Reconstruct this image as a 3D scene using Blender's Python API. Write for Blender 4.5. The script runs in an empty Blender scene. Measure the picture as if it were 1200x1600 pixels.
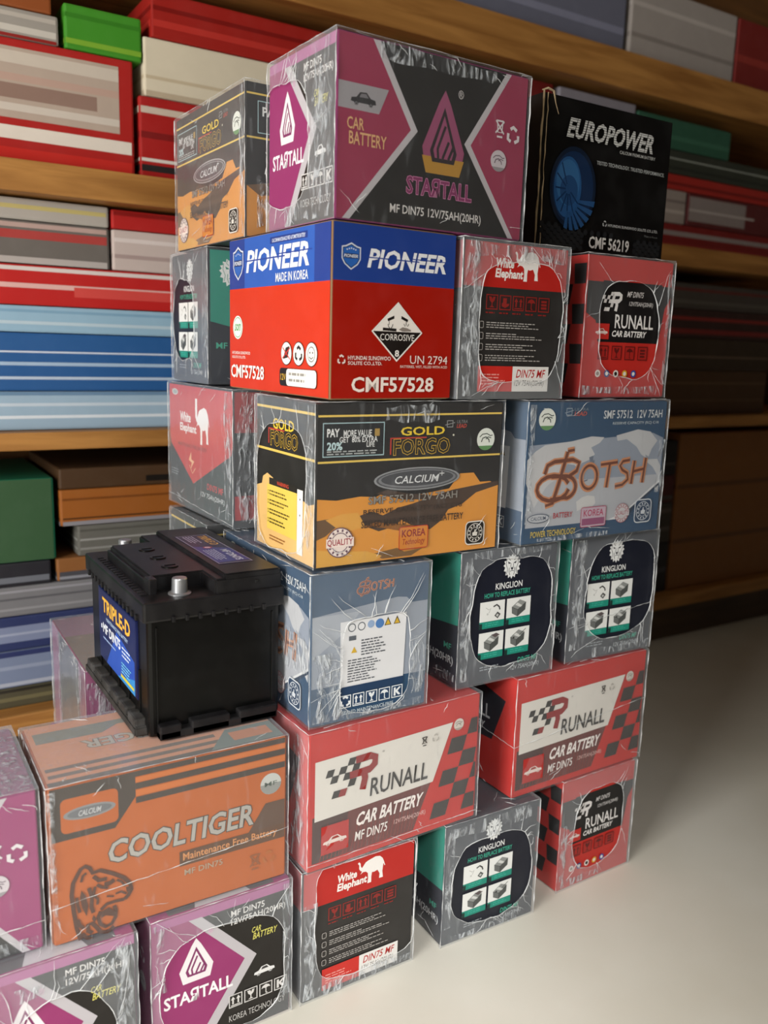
import bpy, bmesh, math, random
from mathutils import Vector, Matrix
from mathutils.geometry import tessellate_polygon
C = bpy.context.scene.collection
PI = math.pi

# ------------------------------------------------------------------ camera, light, exposure
cam_d = bpy.data.cameras.new('camera'); cam = bpy.data.objects.new('camera', cam_d); C.objects.link(cam)
R = Vector((0.8491061649, -0.5274118048, 0.0292490813)); U = Vector((0.0741547896, 0.1738437067, 0.9819773077)); F = Vector((0.5229911929, 0.8316340263, -0.1867218745))
M = Matrix((R, U, -F)).transposed().to_4x4(); M.translation = (-0.61422, -0.98854, 0.83517); cam.matrix_world = M
cam_d.sensor_fit = 'VERTICAL'; cam_d.sensor_height = 24.0; cam_d.lens = 24.0*1341.546/1600.0
cam_d.clip_start = 0.02
cam_d.dof.use_dof = True; cam_d.dof.focus_distance = 1.12; cam_d.dof.aperture_fstop = 2.5
bpy.context.scene.camera = cam
vs = bpy.context.scene.view_settings
vs.view_transform = 'Standard'; vs.look = 'None'; vs.gamma = 1.0; vs.use_curve_mapping = False
vs.exposure = 0.0

W = bpy.data.worlds.new('daylight'); bpy.context.scene.world = W; W.use_nodes = True
bg = W.node_tree.nodes['Background']; bg.inputs[0].default_value = (0.93, 0.97, 1.0, 1); bg.inputs[1].default_value = 0.13

def area(name, loc, target, sx, sy, power, col=(1, 1, 1)):
    l = bpy.data.lights.new(name, 'AREA'); l.shape = 'RECTANGLE'; l.size = sx; l.size_y = sy; l.energy = power; l.color = col
    o = bpy.data.objects.new(name, l); C.objects.link(o); o.location = loc
    o.rotation_euler = (Vector(target)-Vector(loc)).to_track_quat('-Z', 'Y').to_euler(); return o
area('doorway_daylight', (-2.62, -1.05, 1.15), (0.0, -0.05, 0.65), 1.1, 1.8, 98, (1.0, 0.975, 0.93))
area('shopfront_daylight', (-1.5, -3.2, 3.4), (-0.1, -0.3, 0.0), 0.9, 0.9, 185, (1.0, 0.99, 0.96))

# ------------------------------------------------------------------ materials
def lin(h):
    h = h.lstrip('#'); h = ''.join(c*2 for c in h) if len(h) == 3 else h; out = []
    for i in (0, 2, 4):
        c = int(h[i:i+2], 16)/255; out.append(c/12.92 if c <= 0.04045 else ((c+0.055)/1.055)**2.4)
    return (*out, 1)
MATS = {}
def nodes(name):
    m = bpy.data.materials.new(name); m.use_nodes = True; nt = m.node_tree; nt.nodes.clear()
    return m, nt, (lambda t, **k: _n(nt, t, k)), (lambda a, b: nt.links.new(a, b))
def _n(nt, t, k):
    n = nt.nodes.new(t)
    for a, v in k.items(): setattr(n, a, v)
    return n
def ink(h, rough=0.42, metal=0.0, wear=0.12, scale=30.0, spec=0.4):
    """printed card: one colour with faint rub marks"""
    key = (h, rough, metal, wear, scale)
    if key in MATS: return MATS[key]
    m, nt, N, L = nodes('print_'+h.lstrip('#'))
    out = N('ShaderNodeOutputMaterial'); p = N('ShaderNodeBsdfPrincipled'); L(p.outputs[0], out.inputs[0])
    tc = N('ShaderNodeTexCoord'); nz = N('ShaderNodeTexNoise'); nz.inputs['Scale'].default_value = scale; nz.inputs['Detail'].default_value = 4
    L(tc.outputs['Object'], nz.inputs['Vector'])
    rp = N('ShaderNodeValToRGB'); rp.color_ramp.elements[0].position = 0.45; rp.color_ramp.elements[1].position = 0.75
    rp.color_ramp.elements[0].color = (0, 0, 0, 1); rp.color_ramp.elements[1].color = (wear, wear, wear, 1)
    L(nz.outputs['Fac'], rp.inputs[0])
    mx = N('ShaderNodeMixRGB'); c = lin(h); mx.inputs[1].default_value = c
    mx.inputs[2].default_value = (min(1, c[0]*1.25+.05), min(1, c[1]*1.25+.05), min(1, c[2]*1.25+.05), 1)
    L(rp.outputs[0], mx.inputs[0]); L(mx.outputs[0], p.inputs['Base Color'])
    p.inputs['Roughness'].default_value = rough; p.inputs['Metallic'].default_value = metal
    p.inputs['Specular IOR Level'].default_value = spec
    MATS[key] = m; return m
def film(haze, name):
    """thin crumpled clear shrink wrap"""
    key = ('film', haze)
    if key in MATS: return MATS[key]
    m, nt, N, L = nodes(name)
    out = N('ShaderNodeOutputMaterial'); tr = N('ShaderNodeBsdfTransparent'); df = N('ShaderNodeBsdfDiffuse'); gl = N('ShaderNodeBsdfGlossy')
    df.inputs[0].default_value = (0.74, 0.79, 0.84, 1); gl.inputs['Roughness'].default_value = 0.16; gl.inputs[0].default_value = (.9, .9, .9, 1)
    tc = N('ShaderNodeTexCoord'); mp = N('ShaderNodeMapping'); mp.inputs['Scale'].default_value = (1, 1, .45); mp.inputs['Rotation'].default_value = (.2, .35, .3)
    L(tc.outputs['Object'], mp.inputs[0])
    nz = N('ShaderNodeTexNoise'); nz.inputs['Scale'].default_value = 26; nz.inputs['Detail'].default_value = 5; nz.inputs['Distortion'].default_value = 1.2
    L(mp.outputs[0], nz.inputs['Vector'])
    bp = N('ShaderNodeBump'); bp.inputs['Strength'].default_value = 0.5; bp.inputs['Distance'].default_value = 0.004; L(nz.outputs['Fac'], bp.inputs['Height'])
    L(bp.outputs[0], gl.inputs['Normal'])
    st = N('ShaderNodeTexNoise'); st.inputs['Scale'].default_value = 40; st.inputs['Detail'].default_value = 3; st.inputs['Distortion'].default_value = 2.2
    mp2 = N('ShaderNodeMapping'); mp2.inputs['Scale'].default_value = (1, 1, .22); mp2.inputs['Rotation'].default_value = (.5, -.4, .1); L(tc.outputs['Object'], mp2.inputs[0]); L(mp2.outputs[0], st.inputs['Vector'])
    rp = N('ShaderNodeMapRange'); rp.inputs[1].default_value = .60; rp.inputs[2].default_value = .78; rp.inputs[3].default_value = haze; rp.inputs[4].default_value = min(1, haze+.05+haze*.7)
    L(st.outputs['Fac'], rp.inputs[0])
    m1 = N('ShaderNodeMixShader'); L(rp.outputs[0], m1.inputs[0]); L(tr.outputs[0], m1.inputs[1]); L(df.outputs[0], m1.inputs[2])
    fr = N('ShaderNodeFresnel'); fr.inputs[0].default_value = 1.36
    ge = N('ShaderNodeNewGeometry'); sb = N('ShaderNodeMath', operation='SUBTRACT', use_clamp=True); L(fr.outputs[0], sb.inputs[0]); L(ge.outputs['Backfacing'], sb.inputs[1])
    m2 = N('ShaderNodeMixShader'); L(sb.outputs[0], m2.inputs[0]); L(m1.outputs[0], m2.inputs[1]); L(gl.outputs[0], m2.inputs[2])
    L(m2.outputs[0], out.inputs[0]); MATS[key] = m; return m
def fold():
    key = 'fold'
    if key in MATS: return MATS[key]
    m, nt, N, L = nodes('gathered_film')
    out = N('ShaderNodeOutputMaterial'); tr = N('ShaderNodeBsdfTransparent'); p = N('ShaderNodeBsdfPrincipled')
    p.inputs['Base Color'].default_value = (.85, .87, .88, 1); p.inputs['Roughness'].default_value = .22
    tc = N('ShaderNodeTexCoord'); nz = N('ShaderNodeTexNoise'); nz.inputs['Scale'].default_value = 45; L(tc.outputs['Object'], nz.inputs['Vector'])
    rp = N('ShaderNodeMapRange'); rp.inputs[1].default_value = .35; rp.inputs[2].default_value = .65; rp.inputs[3].default_value = .15; rp.inputs[4].default_value = .8; L(nz.outputs['Fac'], rp.inputs[0])
    mx = N('ShaderNodeMixShader'); L(rp.outputs[0], mx.inputs[0]); L(tr.outputs[0], mx.inputs[1]); L(p.outputs[0], mx.inputs[2]); L(mx.outputs[0], out.inputs[0])
    MATS[key] = m; return m
def crumple():
    key = 'crumple'
    if key in MATS: return MATS[key]
    m, nt, N, L = nodes('crumpled_film')
    out = N('ShaderNodeOutputMaterial'); tr = N('ShaderNodeBsdfTransparent'); p = N('ShaderNodeBsdfPrincipled')
    p.inputs['Base Color'].default_value = (.62, .66, .70, 1); p.inputs['Roughness'].default_value = .14; p.inputs['Specular IOR Level'].default_value = .9
    tc = N('ShaderNodeTexCoord'); mp = N('ShaderNodeMapping'); mp.inputs['Scale'].default_value = (1, 1, .34); mp.inputs['Rotation'].default_value = (.25, .2, 0); L(tc.outputs['Object'], mp.inputs[0])
    nz = N('ShaderNodeTexNoise'); nz.inputs['Scale'].default_value = 85; nz.inputs['Detail'].default_value = 3; nz.inputs['Distortion'].default_value = 1.6; L(mp.outputs[0], nz.inputs['Vector'])
    bp = N('ShaderNodeBump'); bp.inputs['Strength'].default_value = 1.0; bp.inputs['Distance'].default_value = .008; L(nz.outputs['Fac'], bp.inputs['Height']); L(bp.outputs[0], p.inputs['Normal'])
    rp = N('ShaderNodeMapRange'); rp.inputs[1].default_value = .46; rp.inputs[2].default_value = .68; rp.inputs[3].default_value = .04; rp.inputs[4].default_value = .72; L(nz.outputs['Fac'], rp.inputs[0])
    mx = N('ShaderNodeMixShader'); L(rp.outputs[0], mx.inputs[0]); L(tr.outputs[0], mx.inputs[1]); L(p.outputs[0], mx.inputs[2]); L(mx.outputs[0], out.inputs[0])
    MATS[key] = m; return m
def wood(h1, h2, name):
    if name in MATS: return MATS[name]
    m, nt, N, L = nodes(name)
    out = N('ShaderNodeOutputMaterial'); p = N('ShaderNodeBsdfPrincipled'); L(p.outputs[0], out.inputs[0])
    tc = N('ShaderNodeTexCoord'); mp = N('ShaderNodeMapping'); mp.inputs['Scale'].default_value = (1.2, 14, 14); L(tc.outputs['Object'], mp.inputs[0])
    nz = N('ShaderNodeTexNoise'); nz.inputs['Scale'].default_value = 3; nz.inputs['Detail'].default_value = 6; nz.inputs['Distortion'].default_value = .6; L(mp.outputs[0], nz.inputs['Vector'])
    rp = N('ShaderNodeValToRGB'); rp.color_ramp.elements[0].position = .3; rp.color_ramp.elements[1].position = .7
    rp.color_ramp.elements[0].color = lin(h1); rp.color_ramp.elements[1].color = lin(h2); L(nz.outputs['Fac'], rp.inputs[0]); L(rp.outputs[0], p.inputs['Base Color'])
    p.inputs['Roughness'].default_value = .55; MATS[name] = m; return m

# ------------------------------------------------------------------ mesh collector
class MB:
    def __init__(s): s.v = []; s.f = []; s.m = []; s.mats = []
    def slot(s, mat):
        if mat not in s.mats: s.mats.append(mat)
        return s.mats.index(mat)
    def add(s, vs_, fs, mat):
        b = len(s.v); k = s.slot(mat); s.v += [tuple(v) for v in vs_]
        for f in fs: s.f.append([b+i for i in f]); s.m.append(k)
    def add_bm(s, bm, mat):
        bm.verts.index_update(); s.add([v.co[:] for v in bm.verts], [[v.index for v in f.verts] for f in bm.faces], mat); bm.free()
    def box(s, lo, hi, mat, bev=0.0, seg=2):
        bm = bmesh.new(); bmesh.ops.create_cube(bm, size=1)
        for v in bm.verts: v.co = [lo[i]+(v.co[i]+.5)*(hi[i]-lo[i]) for i in range(3)]
        if bev: bmesh.ops.bevel(bm, geom=bm.edges[:], offset=bev, segments=seg, affect='EDGES', profile=.6)
        s.add_bm(bm, mat)
    def prism(s, pts, z0, z1, mat, bev=0.0):
        bm = bmesh.new(); vb = [bm.verts.new((x, y, z0)) for x, y in pts]; f = bm.faces.new(vb)
        r = bmesh.ops.extrude_face_region(bm, geom=[f])
        for g in r['geom']:
            if isinstance(g, bmesh.types.BMVert): g.co.z = z1
        bmesh.ops.recalc_face_normals(bm, faces=bm.faces[:])
        if bev: bmesh.ops.bevel(bm, geom=bm.edges[:], offset=bev, segments=2, affect='EDGES')
        s.add_bm(bm, mat)
    def tube(s, pts, r, mat, closed=False, n=5):
        P = [Vector(p) for p in pts]; k = len(P); vs_ = []
        rad = r if isinstance(r, (list, tuple)) else [r]*k
        for i, p in enumerate(P):
            a = P[(i-1) % k] if closed or i else p; b = P[(i+1) % k] if closed or i < k-1 else p
            t = (b-a).normalized() if (b-a).length > 1e-9 else Vector((0, 0, 1))
            x = t.cross(Vector((.31, .52, .79))).normalized(); y = t.cross(x)
            for j in range(n):
                q = 2*PI*j/n; vs_.append(p+(x*math.cos(q)+y*math.sin(q))*rad[i])
        fs = []
        for i in range(k if closed else k-1):
            for j in range(n):
                fs.append((i*n+j, i*n+(j+1) % n, ((i+1) % k)*n+(j+1) % n, ((i+1) % k)*n+j))
        if not closed: fs += [tuple(range(n-1, -1, -1)), tuple((k-1)*n+j for j in range(n))]
        s.add(vs_, fs, mat)
    def lathe(s, prof, c, mat, n=24):
        vs_ = []; fs = []
        for r, z in prof:
            for j in range(n): vs_.append((c[0]+r*math.cos(2*PI*j/n), c[1]+r*math.sin(2*PI*j/n), c[2]+z))
        for i in range(len(prof)-1):
            for j in range(n): fs.append((i*n+j, i*n+(j+1) % n, (i+1)*n+(j+1) % n, (i+1)*n+j))
        fs += [tuple(range(n-1, -1, -1)), tuple((len(prof)-1)*n+j for j in range(n))]
        s.add(vs_, fs, mat)
    def build(s, name, parent=None, smooth=False):
        me = bpy.data.meshes.new(name); me.from_pydata(s.v, [], s.f)
        for m in s.mats: me.materials.append(m)
        me.polygons.foreach_set('material_index', s.m)
        if smooth: me.polygons.foreach_set('use_smooth', [True]*len(s.f))
        me.update(); o = bpy.data.objects.new(name, me); C.objects.link(o)
        if parent: o.parent = parent
        return o
def tag(o, label, cat, group=None):
    o['label'] = label; o['category'] = cat
    if group: o['group'] = group
    return o
def thing(name, label, cat, loc=(0, 0, 0), rz=0, group=None):
    o = bpy.data.objects.new(name, None); C.objects.link(o); o.location = loc; o.rotation_euler = (0, 0, rz); o.empty_display_size = .05
    return tag(o, label, cat, group)
def struct(o): o['kind'] = 'structure'; return o

# ------------------------------------------------------------------ lettering
TXT = {}
def glyphs(s, off, spacing):
    key = (s, off, spacing)
    if key in TXT: return TXT[key]
    cu = bpy.data.curves.new('lettering', 'FONT'); cu.body = s; cu.offset = off; cu.resolution_u = 2; cu.fill_mode = 'FRONT'; cu.space_character = spacing; cu.space_line = .86
    o = bpy.data.objects.new('lettering', cu); C.objects.link(o); bpy.context.view_layer.update()
    me = bpy.data.meshes.new_from_object(o.evaluated_get(bpy.context.evaluated_depsgraph_get()))
    v = [(a.co.x, a.co.y) for a in me.vertices]; f = [tuple(p.vertices) for p in me.polygons]
    bpy.data.objects.remove(o); bpy.data.curves.remove(cu); bpy.data.meshes.remove(me)
    TXT[key] = (v, f); return TXT[key]

class Art:
    """print on one face of a carton; (u, v) run 0..1 over the face, v up"""
    def __init__(s, mb, O, eu, ev, n, w, h, step=0.00003):
        s.mb = mb; s.O = Vector(O); s.eu = Vector(eu); s.ev = Vector(ev); s.n = Vector(n); s.w = w; s.h = h; s.k = 0; s.step = step
        s.r = random.Random(7)
    def P(s, u, v, d): return s.O+s.eu*(u*s.w)+s.ev*(v*s.h)+s.n*d
    def d(s): s.k += 1; return .0003+s.k*s.step
    def mat(s, c): return c if not isinstance(c, str) else ink(c)
    def poly(s, pts, c):
        d = s.d(); pts = [(min(.992, max(.008, u)), min(.99, max(.01, v))) for u, v in pts]
        fs = [tuple(t) for t in tessellate_polygon([[Vector((u*s.w, v*s.h, 0)) for u, v in pts]])]
        fx = []
        for t in fs:
            a, b, e = [pts[i] for i in t]
            fx.append(t if (b[0]-a[0])*(e[1]-a[1])-(b[1]-a[1])*(e[0]-a[0]) > 0 else t[::-1])
        s.mb.add([s.P(u, v, d) for u, v in pts], fx, s.mat(c))
    def rect(s, u0, v0, u1, v1, c, r=0):
        if not r: return s.poly([(u0, v0), (u1, v0), (u1, v1), (u0, v1)], c)
        ru, rv = r/s.w, r/s.h; pts = []
        for cx, cy, a in ((u1-ru, v1-rv, 0), (u0+ru, v1-rv, 1), (u0+ru, v0+rv, 2), (u1-ru, v0+rv, 3)):
            for i in range(4): t = (a+i/3)*PI/2; pts.append((cx+ru*math.cos(t), cy+rv*math.sin(t)))
        s.poly(pts, c)
    def frame(s, u0, v0, u1, v1, c, t=.0008, inner=None, r=0):
        s.rect(u0, v0, u1, v1, c, r)
        if inner: s.rect(u0+t/s.w, v0+t/s.h, u1-t/s.w, v1-t/s.h, inner, max(0, r-t))
    def line(s, pts, t, c):
        """stroke of width t metres"""
        d = s.d(); Q = [Vector((u*s.w, v*s.h)) for u, v in pts]; vs_ = []; fs = []
        for i, p in enumerate(Q):
            a = Q[max(0, i-1)]; b = Q[min(len(Q)-1, i+1)]; e = b-a; L_ = max(e.length, 1e-9); nn = Vector((-e.y/L_, e.x/L_))*t/2
            for q in (p+nn, p-nn): vs_.append(s.O+s.eu*q.x+s.ev*q.y+s.n*d)
        for i in range(len(Q)-1): fs.append((2*i, 2*i+1, 2*i+3, 2*i+2))
        s.mb.add(vs_, fs, s.mat(c))
    def oval(s, cu, cv, ru, rv, c, n=28): s.poly([(cu+ru*math.cos(2*PI*i/n), cv+rv*math.sin(2*PI*i/n)) for i in range(n)], c)
    def disc(s, cu, cv, r, c, n=24): s.oval(cu, cv, r/s.w, r/s.h, c, n)
    def shape(s, pts, box, c):
        u0, v0, u1, v1 = box; s.poly([(u0+x*(u1-u0), v0+y*(v1-v0)) for x, y in pts], c)
    def text(s, st, box, c, bold=0.0, shear=0.0, rise=0.0, outline=None, ot=.03, spacing=1.0):
        """lettering fitted to the box (u0, v0, u1, v1); rise tilts its baseline"""
        if outline: s._t(st, box, outline, bold+ot, shear, rise, spacing, (st, bold, spacing))
        s._t(st, box, c, bold, shear, rise, spacing, None)
    def _t(s, st, box, c, bold, shear, rise, spacing, ref):
        v, f = glyphs(st, bold, spacing); rv_ = glyphs(ref[0], ref[1], ref[2])[0] if ref else v
        x0 = min(p[0] for p in rv_); x1 = max(p[0] for p in rv_); y0 = min(p[1] for p in rv_); y1 = max(p[1] for p in rv_)
        u0, v0, u1, v1 = box; d = s.d(); H = (v1-v0)*s.h; sk = shear*H/s.w
        out = []
        for x, y in v:
            a = (x-x0)/(x1-x0); b = (y-y0)/(y1-y0)
            out.append(s.P(u0+a*(u1-u0-sk)+b*sk, v0+b*(v1-v0)+a*rise, d))
        s.mb.add(out, f, s.mat(c))
    def micro(s, u0, v0, u1, v1, rows, c, fill=(.55, 1.0), t=.42):
        """rows of print too small to read: broken hairlines"""
        d = s.d(); vs_ = []; fs = []; dv = (v1-v0)/rows
        for i in range(rows):
            v = v1-(i+.5)*dv; u = u0; end = u0+(u1-u0)*s.r.uniform(*fill)
            while u < end-.004:
                L_ = min(s.r.uniform(.015, .055), end-u); b = len(vs_)
                for a, e in ((u, v-dv*t/2), (u+L_, v-dv*t/2), (u+L_, v+dv*t/2), (u, v+dv*t/2)): vs_.append(s.P(a, e, d))
                fs.append((b, b+1, b+2, b+3)); u += L_+.008
        if fs: s.mb.add(vs_, fs, s.mat(c))

# ------------------------------------------------------------------ emblems and symbols
ELEPHANT = [(0, .93), (.05, .97), (.1, .9), (.11, .78), (.15, .7), (.2, .76), (.28, .88), (.38, .93), (.5, .96), (.64, 1), (.8, .96), (.9, .84), (.95, .7), (1, .52), (.985, .5), (.935, .62), (.92, .48), (.9, .3), (.93, .05), (.79, .05), (.8, .25), (.72, .42), (.6, .38), (.52, .4), (.5, .25), (.5, 0), (.36, 0), (.385, .2), (.37, .42), (.3, .5), (.2, .52), (.1, .45), (.16, .56), (.1, .6), (.05, .7), (.055, .84)]
CAR = [(0, .25), (.03, .5), (.22, .58), (.36, .95), (.62, 1), (.78, .62), (.97, .55), (1, .25), (.88, .22), (.84, .02), (.74, .02), (.70, .2), (.31, .2), (.27, 0), (.17, 0), (.13, .2)]
def car(a, box, c, dark='#1a1a1c'):
    a.shape(CAR, box, c); u0, v0, u1, v1 = box; w, h = u1-u0, v1-v0
    a.shape([(.34, .6), (.4, .86), (.6, .9), (.7, .62)], box, dark)
    for x in (.22, .79): a.disc(u0+x*w, v0+.12*h, .13*h*a.h, dark, 12); a.disc(u0+x*w, v0+.12*h, .07*h*a.h, c, 10)
def icon(a, u, v, sz, kind, fg, bg=None, fr=True):
    """handling symbol in a square of side sz metres, lower left at (u, v)"""
    du, dv = sz/a.w, sz/a.h; X = lambda x, y: (u+x*du, v+y*dv)
    if fr: a.frame(u, v, u+du, v+dv, fg, sz*.07, bg)
    if kind == 'glass':
        a.poly([X(.22, .85), X(.3, .6), X(.46, .45), X(.46, .25), X(.3, .15), X(.7, .15), X(.54, .25), X(.54, .45), X(.7, .6), X(.78, .85), X(.6, .85), X(.52, .68), X(.45, .85)], fg)
    elif kind == 'up':
        for x in (.3, .7): a.poly([X(x-.06, .25), X(x+.06, .25), X(x+.06, .6), X(x+.16, .6), X(x, .85), X(x-.16, .6), X(x-.06, .6)], fg)
        a.poly([X(.15, .12), X(.85, .12), X(.85, .19), X(.15, .19)], fg)
    elif kind == 'rain':
        a.poly([X(.15, .55), X(.25, .75), X(.5, .86), X(.75, .75), X(.85, .55), X(.68, .6), X(.54, .55), X(.54, .2), X(.64, .16), X(.62, .12), X(.5, .13), X(.47, .2), X(.47, .55), X(.32, .6)], fg)
    elif kind == 'hand':
        a.poly([X(.2, .25), X(.5, .15), X(.8, .3), X(.85, .45), X(.6, .42), X(.62, .8), X(.3, .8), X(.3, .5), X(.2, .45)], fg)
    elif kind == 'hook':
        a.poly([X(.2, .82), X(.38, .82), X(.38, .6), X(.7, .85), X(.85, .8), X(.55, .52), X(.82, .2), X(.62, .18), X(.38, .45), X(.38, .15), X(.2, .15)], fg)
    elif kind == 'stack':
        for y in (.2, .42, .64): a.poly([X(.25, y), X(.75, y), X(.75, y+.15), X(.25, y+.15)], fg)
    elif kind == 'bin':
        a.line([X(.2, .95), X(.8, .3)], sz*.09, fg); a.line([X(.8, .95), X(.2, .3)], sz*.09, fg); a.line([X(.25, .95), X(.75, .95)], sz*.09, fg)
        a.line([X(.3, .9), X(.36, .35), X(.64, .35), X(.7, .9)], sz*.07, fg); a.line([X(.3, .12), X(.7, .12)], sz*.1, fg)
    elif kind == 'recycle':
        for k in range(3):
            t = PI/2+k*2*PI/3; c0 = (.5+.34*math.cos(t-.75), .5+.34*math.sin(t-.75)); c1 = (.5+.4*math.cos(t), .5+.4*math.sin(t)); c2 = (.5+.34*math.cos(t+.6), .5+.34*math.sin(t+.6))
            a.line([X(*c0), X(*c1), X(*c2)], sz*.17, fg)
def tri_logo(a, box, c, cut, lower=None):
    """open triangle emblem with a folded S inside"""
    a.shape([(.5, 1), (.64, .84), (1, .3), (.9, .0), (.1, .0), (0, .3), (.36, .84)], box, c)
    if lower: a.shape([(0, .2), (1, .2), (.9, .0), (.1, .0)], box, lower)
    a.shape([(.5, .80), (.82, .27), (.76, .14), (.24, .14), (.18, .27)], box, cut)
    a.shape([(.5, .70), (.74, .28), (.70, .19), (.30, .19), (.26, .28)], box, c)
    u0, v0, u1, v1 = box; Z = lambda x, y: (u0+x*(u1-u0), v0+y*(v1-v0)); t = (u1-u0)*a.w*.055
    a.line([Z(.38, .19), Z(.36, .30), Z(.53, .58)], t, cut); a.line([Z(.62, .40), Z(.48, .19)], t, cut); a.line([Z(.62, .19), Z(.74, .36)], t, cut)
def lion(a, box, c, dark):
    u0, v0, u1, v1 = box; cu, cv = (u0+u1)/2, v0+(v1-v0)*.56; ru, rv = (u1-u0)/2, (v1-v0)/2; pts = []
    for i in range(32):
        t = -PI/2+2*PI*i/32; r = (1.0 if i % 2 == 0 else .80)*(1.0 if math.sin(t) > -.2 else 1.0)
        pts.append((cu+ru*r*math.cos(t), cv+rv*r*math.sin(t)*(.86 if math.sin(t) > 0 else 1.1)))
    a.poly(pts, c); S = [(-.5, .3), (-.2, .42), (0, .36), (.2, .42), (.5, .3)]
    Z = lambda x, y: (cu+ru*x, cv+rv*y)
    for m in (-1, 1):
        a.poly([Z(m*.12, .14), Z(m*.5, .3), Z(m*.42, .1)], dark); a.line([Z(m*.62, .5), Z(m*.7, .1), Z(m*.5, -.3), Z(m*.6, -.7)], .0008, dark)
        a.line([Z(m*.3, .72), Z(m*.4, .5), Z(m*.2, .36)], .0008, dark); a.line([Z(m*.14, .12), Z(m*.16, -.12), Z(m*.08, -.2)], .0007, dark); a.line([Z(m*.3, -.2), Z(m*.34, -.5), Z(m*.2, -.8)], .0008, dark)
    a.poly([Z(-.16, -.2), Z(.16, -.2), Z(.06, -.36), Z(-.06, -.36)], dark); a.line([Z(-.22, -.5), Z(0, -.42), Z(.22, -.5)], .0008, dark)
def seal(a, u, v, r, fg, bgc, word=None, wc=None):
    a.disc(u, v, r, fg); a.disc(u, v, r*.93, bgc); a.disc(u, v, r*.66, fg); a.disc(u, v, r*.60, bgc)
    for k in range(14):
        t = 2*PI*k/14
        if abs(math.sin(t)) < .3: continue
        a.line([(u+r*.71*math.cos(t)/a.w, v+r*.71*math.sin(t)/a.h), (u+r*.88*math.cos(t)/a.w, v+r*.88*math.sin(t)/a.h)], r*.13, fg)
    if word:
        du, dv = r*1.0/a.w, r*.25/a.h; a.rect(u-du*1.02, v-dv*1.2, u+du*1.02, v+dv*1.2, bgc); a.text(word, (u-du*.95, v-dv, u+du*.95, v+dv), wc or fg, .015)
def thumb_badge(a, u, v, s, bgc, fg):
    du, dv = s/a.w, s/a.h; a.frame(u, v, u+du, v+dv, fg, s*.05, bgc, s*.2); cu, cv = u+du/2, v+dv/2
    a.disc(cu, cv, s*.40, fg); a.disc(cu, cv, s*.37, bgc); a.disc(cu, cv, s*.24, fg); a.disc(cu, cv, s*.22, bgc)
    for k in range(12):
        t = 2*PI*k/12+.2; a.line([(cu+s*.27*math.cos(t)/a.w, cv+s*.27*math.sin(t)/a.h), (cu+s*.34*math.cos(t)/a.w, cv+s*.34*math.sin(t)/a.h)], s*.06, fg)
    Z = lambda x, y: (cu+x*s/a.w, cv+y*s/a.h)
    a.poly([Z(-.13, -.12), Z(-.05, -.12), Z(.1, -.13), Z(.13, .03), Z(.03, .04), Z(.03, .15), Z(-.02, .15), Z(-.05, .03), Z(-.13, .03)], fg)
def animal_badge(a, u, v, r, c='#dfe4dc', band='#5f8f5a', dark='#4a524c'):
    a.disc(u, v, r, c); a.poly([(u+r*math.cos(t)/a.w, v+r*math.sin(t)/a.h) for t in [PI*1.2+i*PI*.6/8 for i in range(9)]], band)
    Z = lambda x, y: (u+x*r/a.w, v+y*r/a.h)
    a.line([Z(-.7, .2), Z(-.4, .45), Z(.1, .5), Z(.5, .3), Z(.75, .35)], r*.09, dark); a.line([Z(-.5, -.25), Z(-.35, .1), Z(.0, .2), Z(.35, -.05), Z(.4, -.3)], r*.11, dark); a.line([Z(.0, .0), Z(.25, .2), Z(.6, .1)], r*.09, dark)
def silver_oval(a, u, v, ru, rv, word=None, plus=True):
    a.oval(u, v, ru, rv, ink('#b9bcc0', .3, .5)); a.oval(u, v, ru*.95, rv*.88, '#55565a'); a.oval(u, v, ru*.90, rv*.78, ink('#9a9da2', .3, .5)); a.oval(u, v+rv*.04, ru*.84, rv*.66, '#4a4b4f')
    if word: a.text(word, (u-ru*.55, v-rv*.36, u+ru*.5, v+rv*.3), '#d4d6d8', .012, .25, outline='#222226', ot=.02)
    if word and plus: a.line([(u+ru*.50, v+rv*.34), (u+ru*.62, v+rv*.34)], .0010, '#d4d6d8'); a.line([(u+ru*.56, v+rv*.14), (u+ru*.56, v+rv*.54)], .0010, '#d4d6d8')
def flag_logo(a, box, dark, red):
    """chequered flag running into the letter R"""
    u0, v0, u1, v1 = box; w, h = u1-u0, v1-v0
    def cell(x, y, c, cw=.115, ch=.19): a.poly([(u0+(x+y*.20)*w, v0+y*h), (u0+(x+cw+y*.20)*w, v0+y*h), (u0+(x+cw+(y+ch)*.20)*w, v0+(y+ch)*h), (u0+(x+(y+ch)*.20)*w, v0+(y+ch)*h)], c)
    for x, y, k in ((-.02, .62, 0), (.09, .43, 0), (.19, .62, 0), (.30, .80, 0), (.30, .43, 0), (.41, .62, 0), (.20, .02, 0), (.42, .23, 0), (.5, .43, 1), (.31, .02, 1), (.53, .80, 0)):
        cell(x, y, red if k else dark)
    Z = lambda x, y: (u0+x*w, v0+y*h)
    t = h*a.h*.20
    a.line([Z(.60, .90), Z(.84, .91), Z(.93, .84), Z(.92, .66), Z(.84, .55), Z(.50, .52)], t, red); a.line([Z(.74, .55), Z(.76, .34), Z(.72, .04)], t*.95, red)
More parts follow.
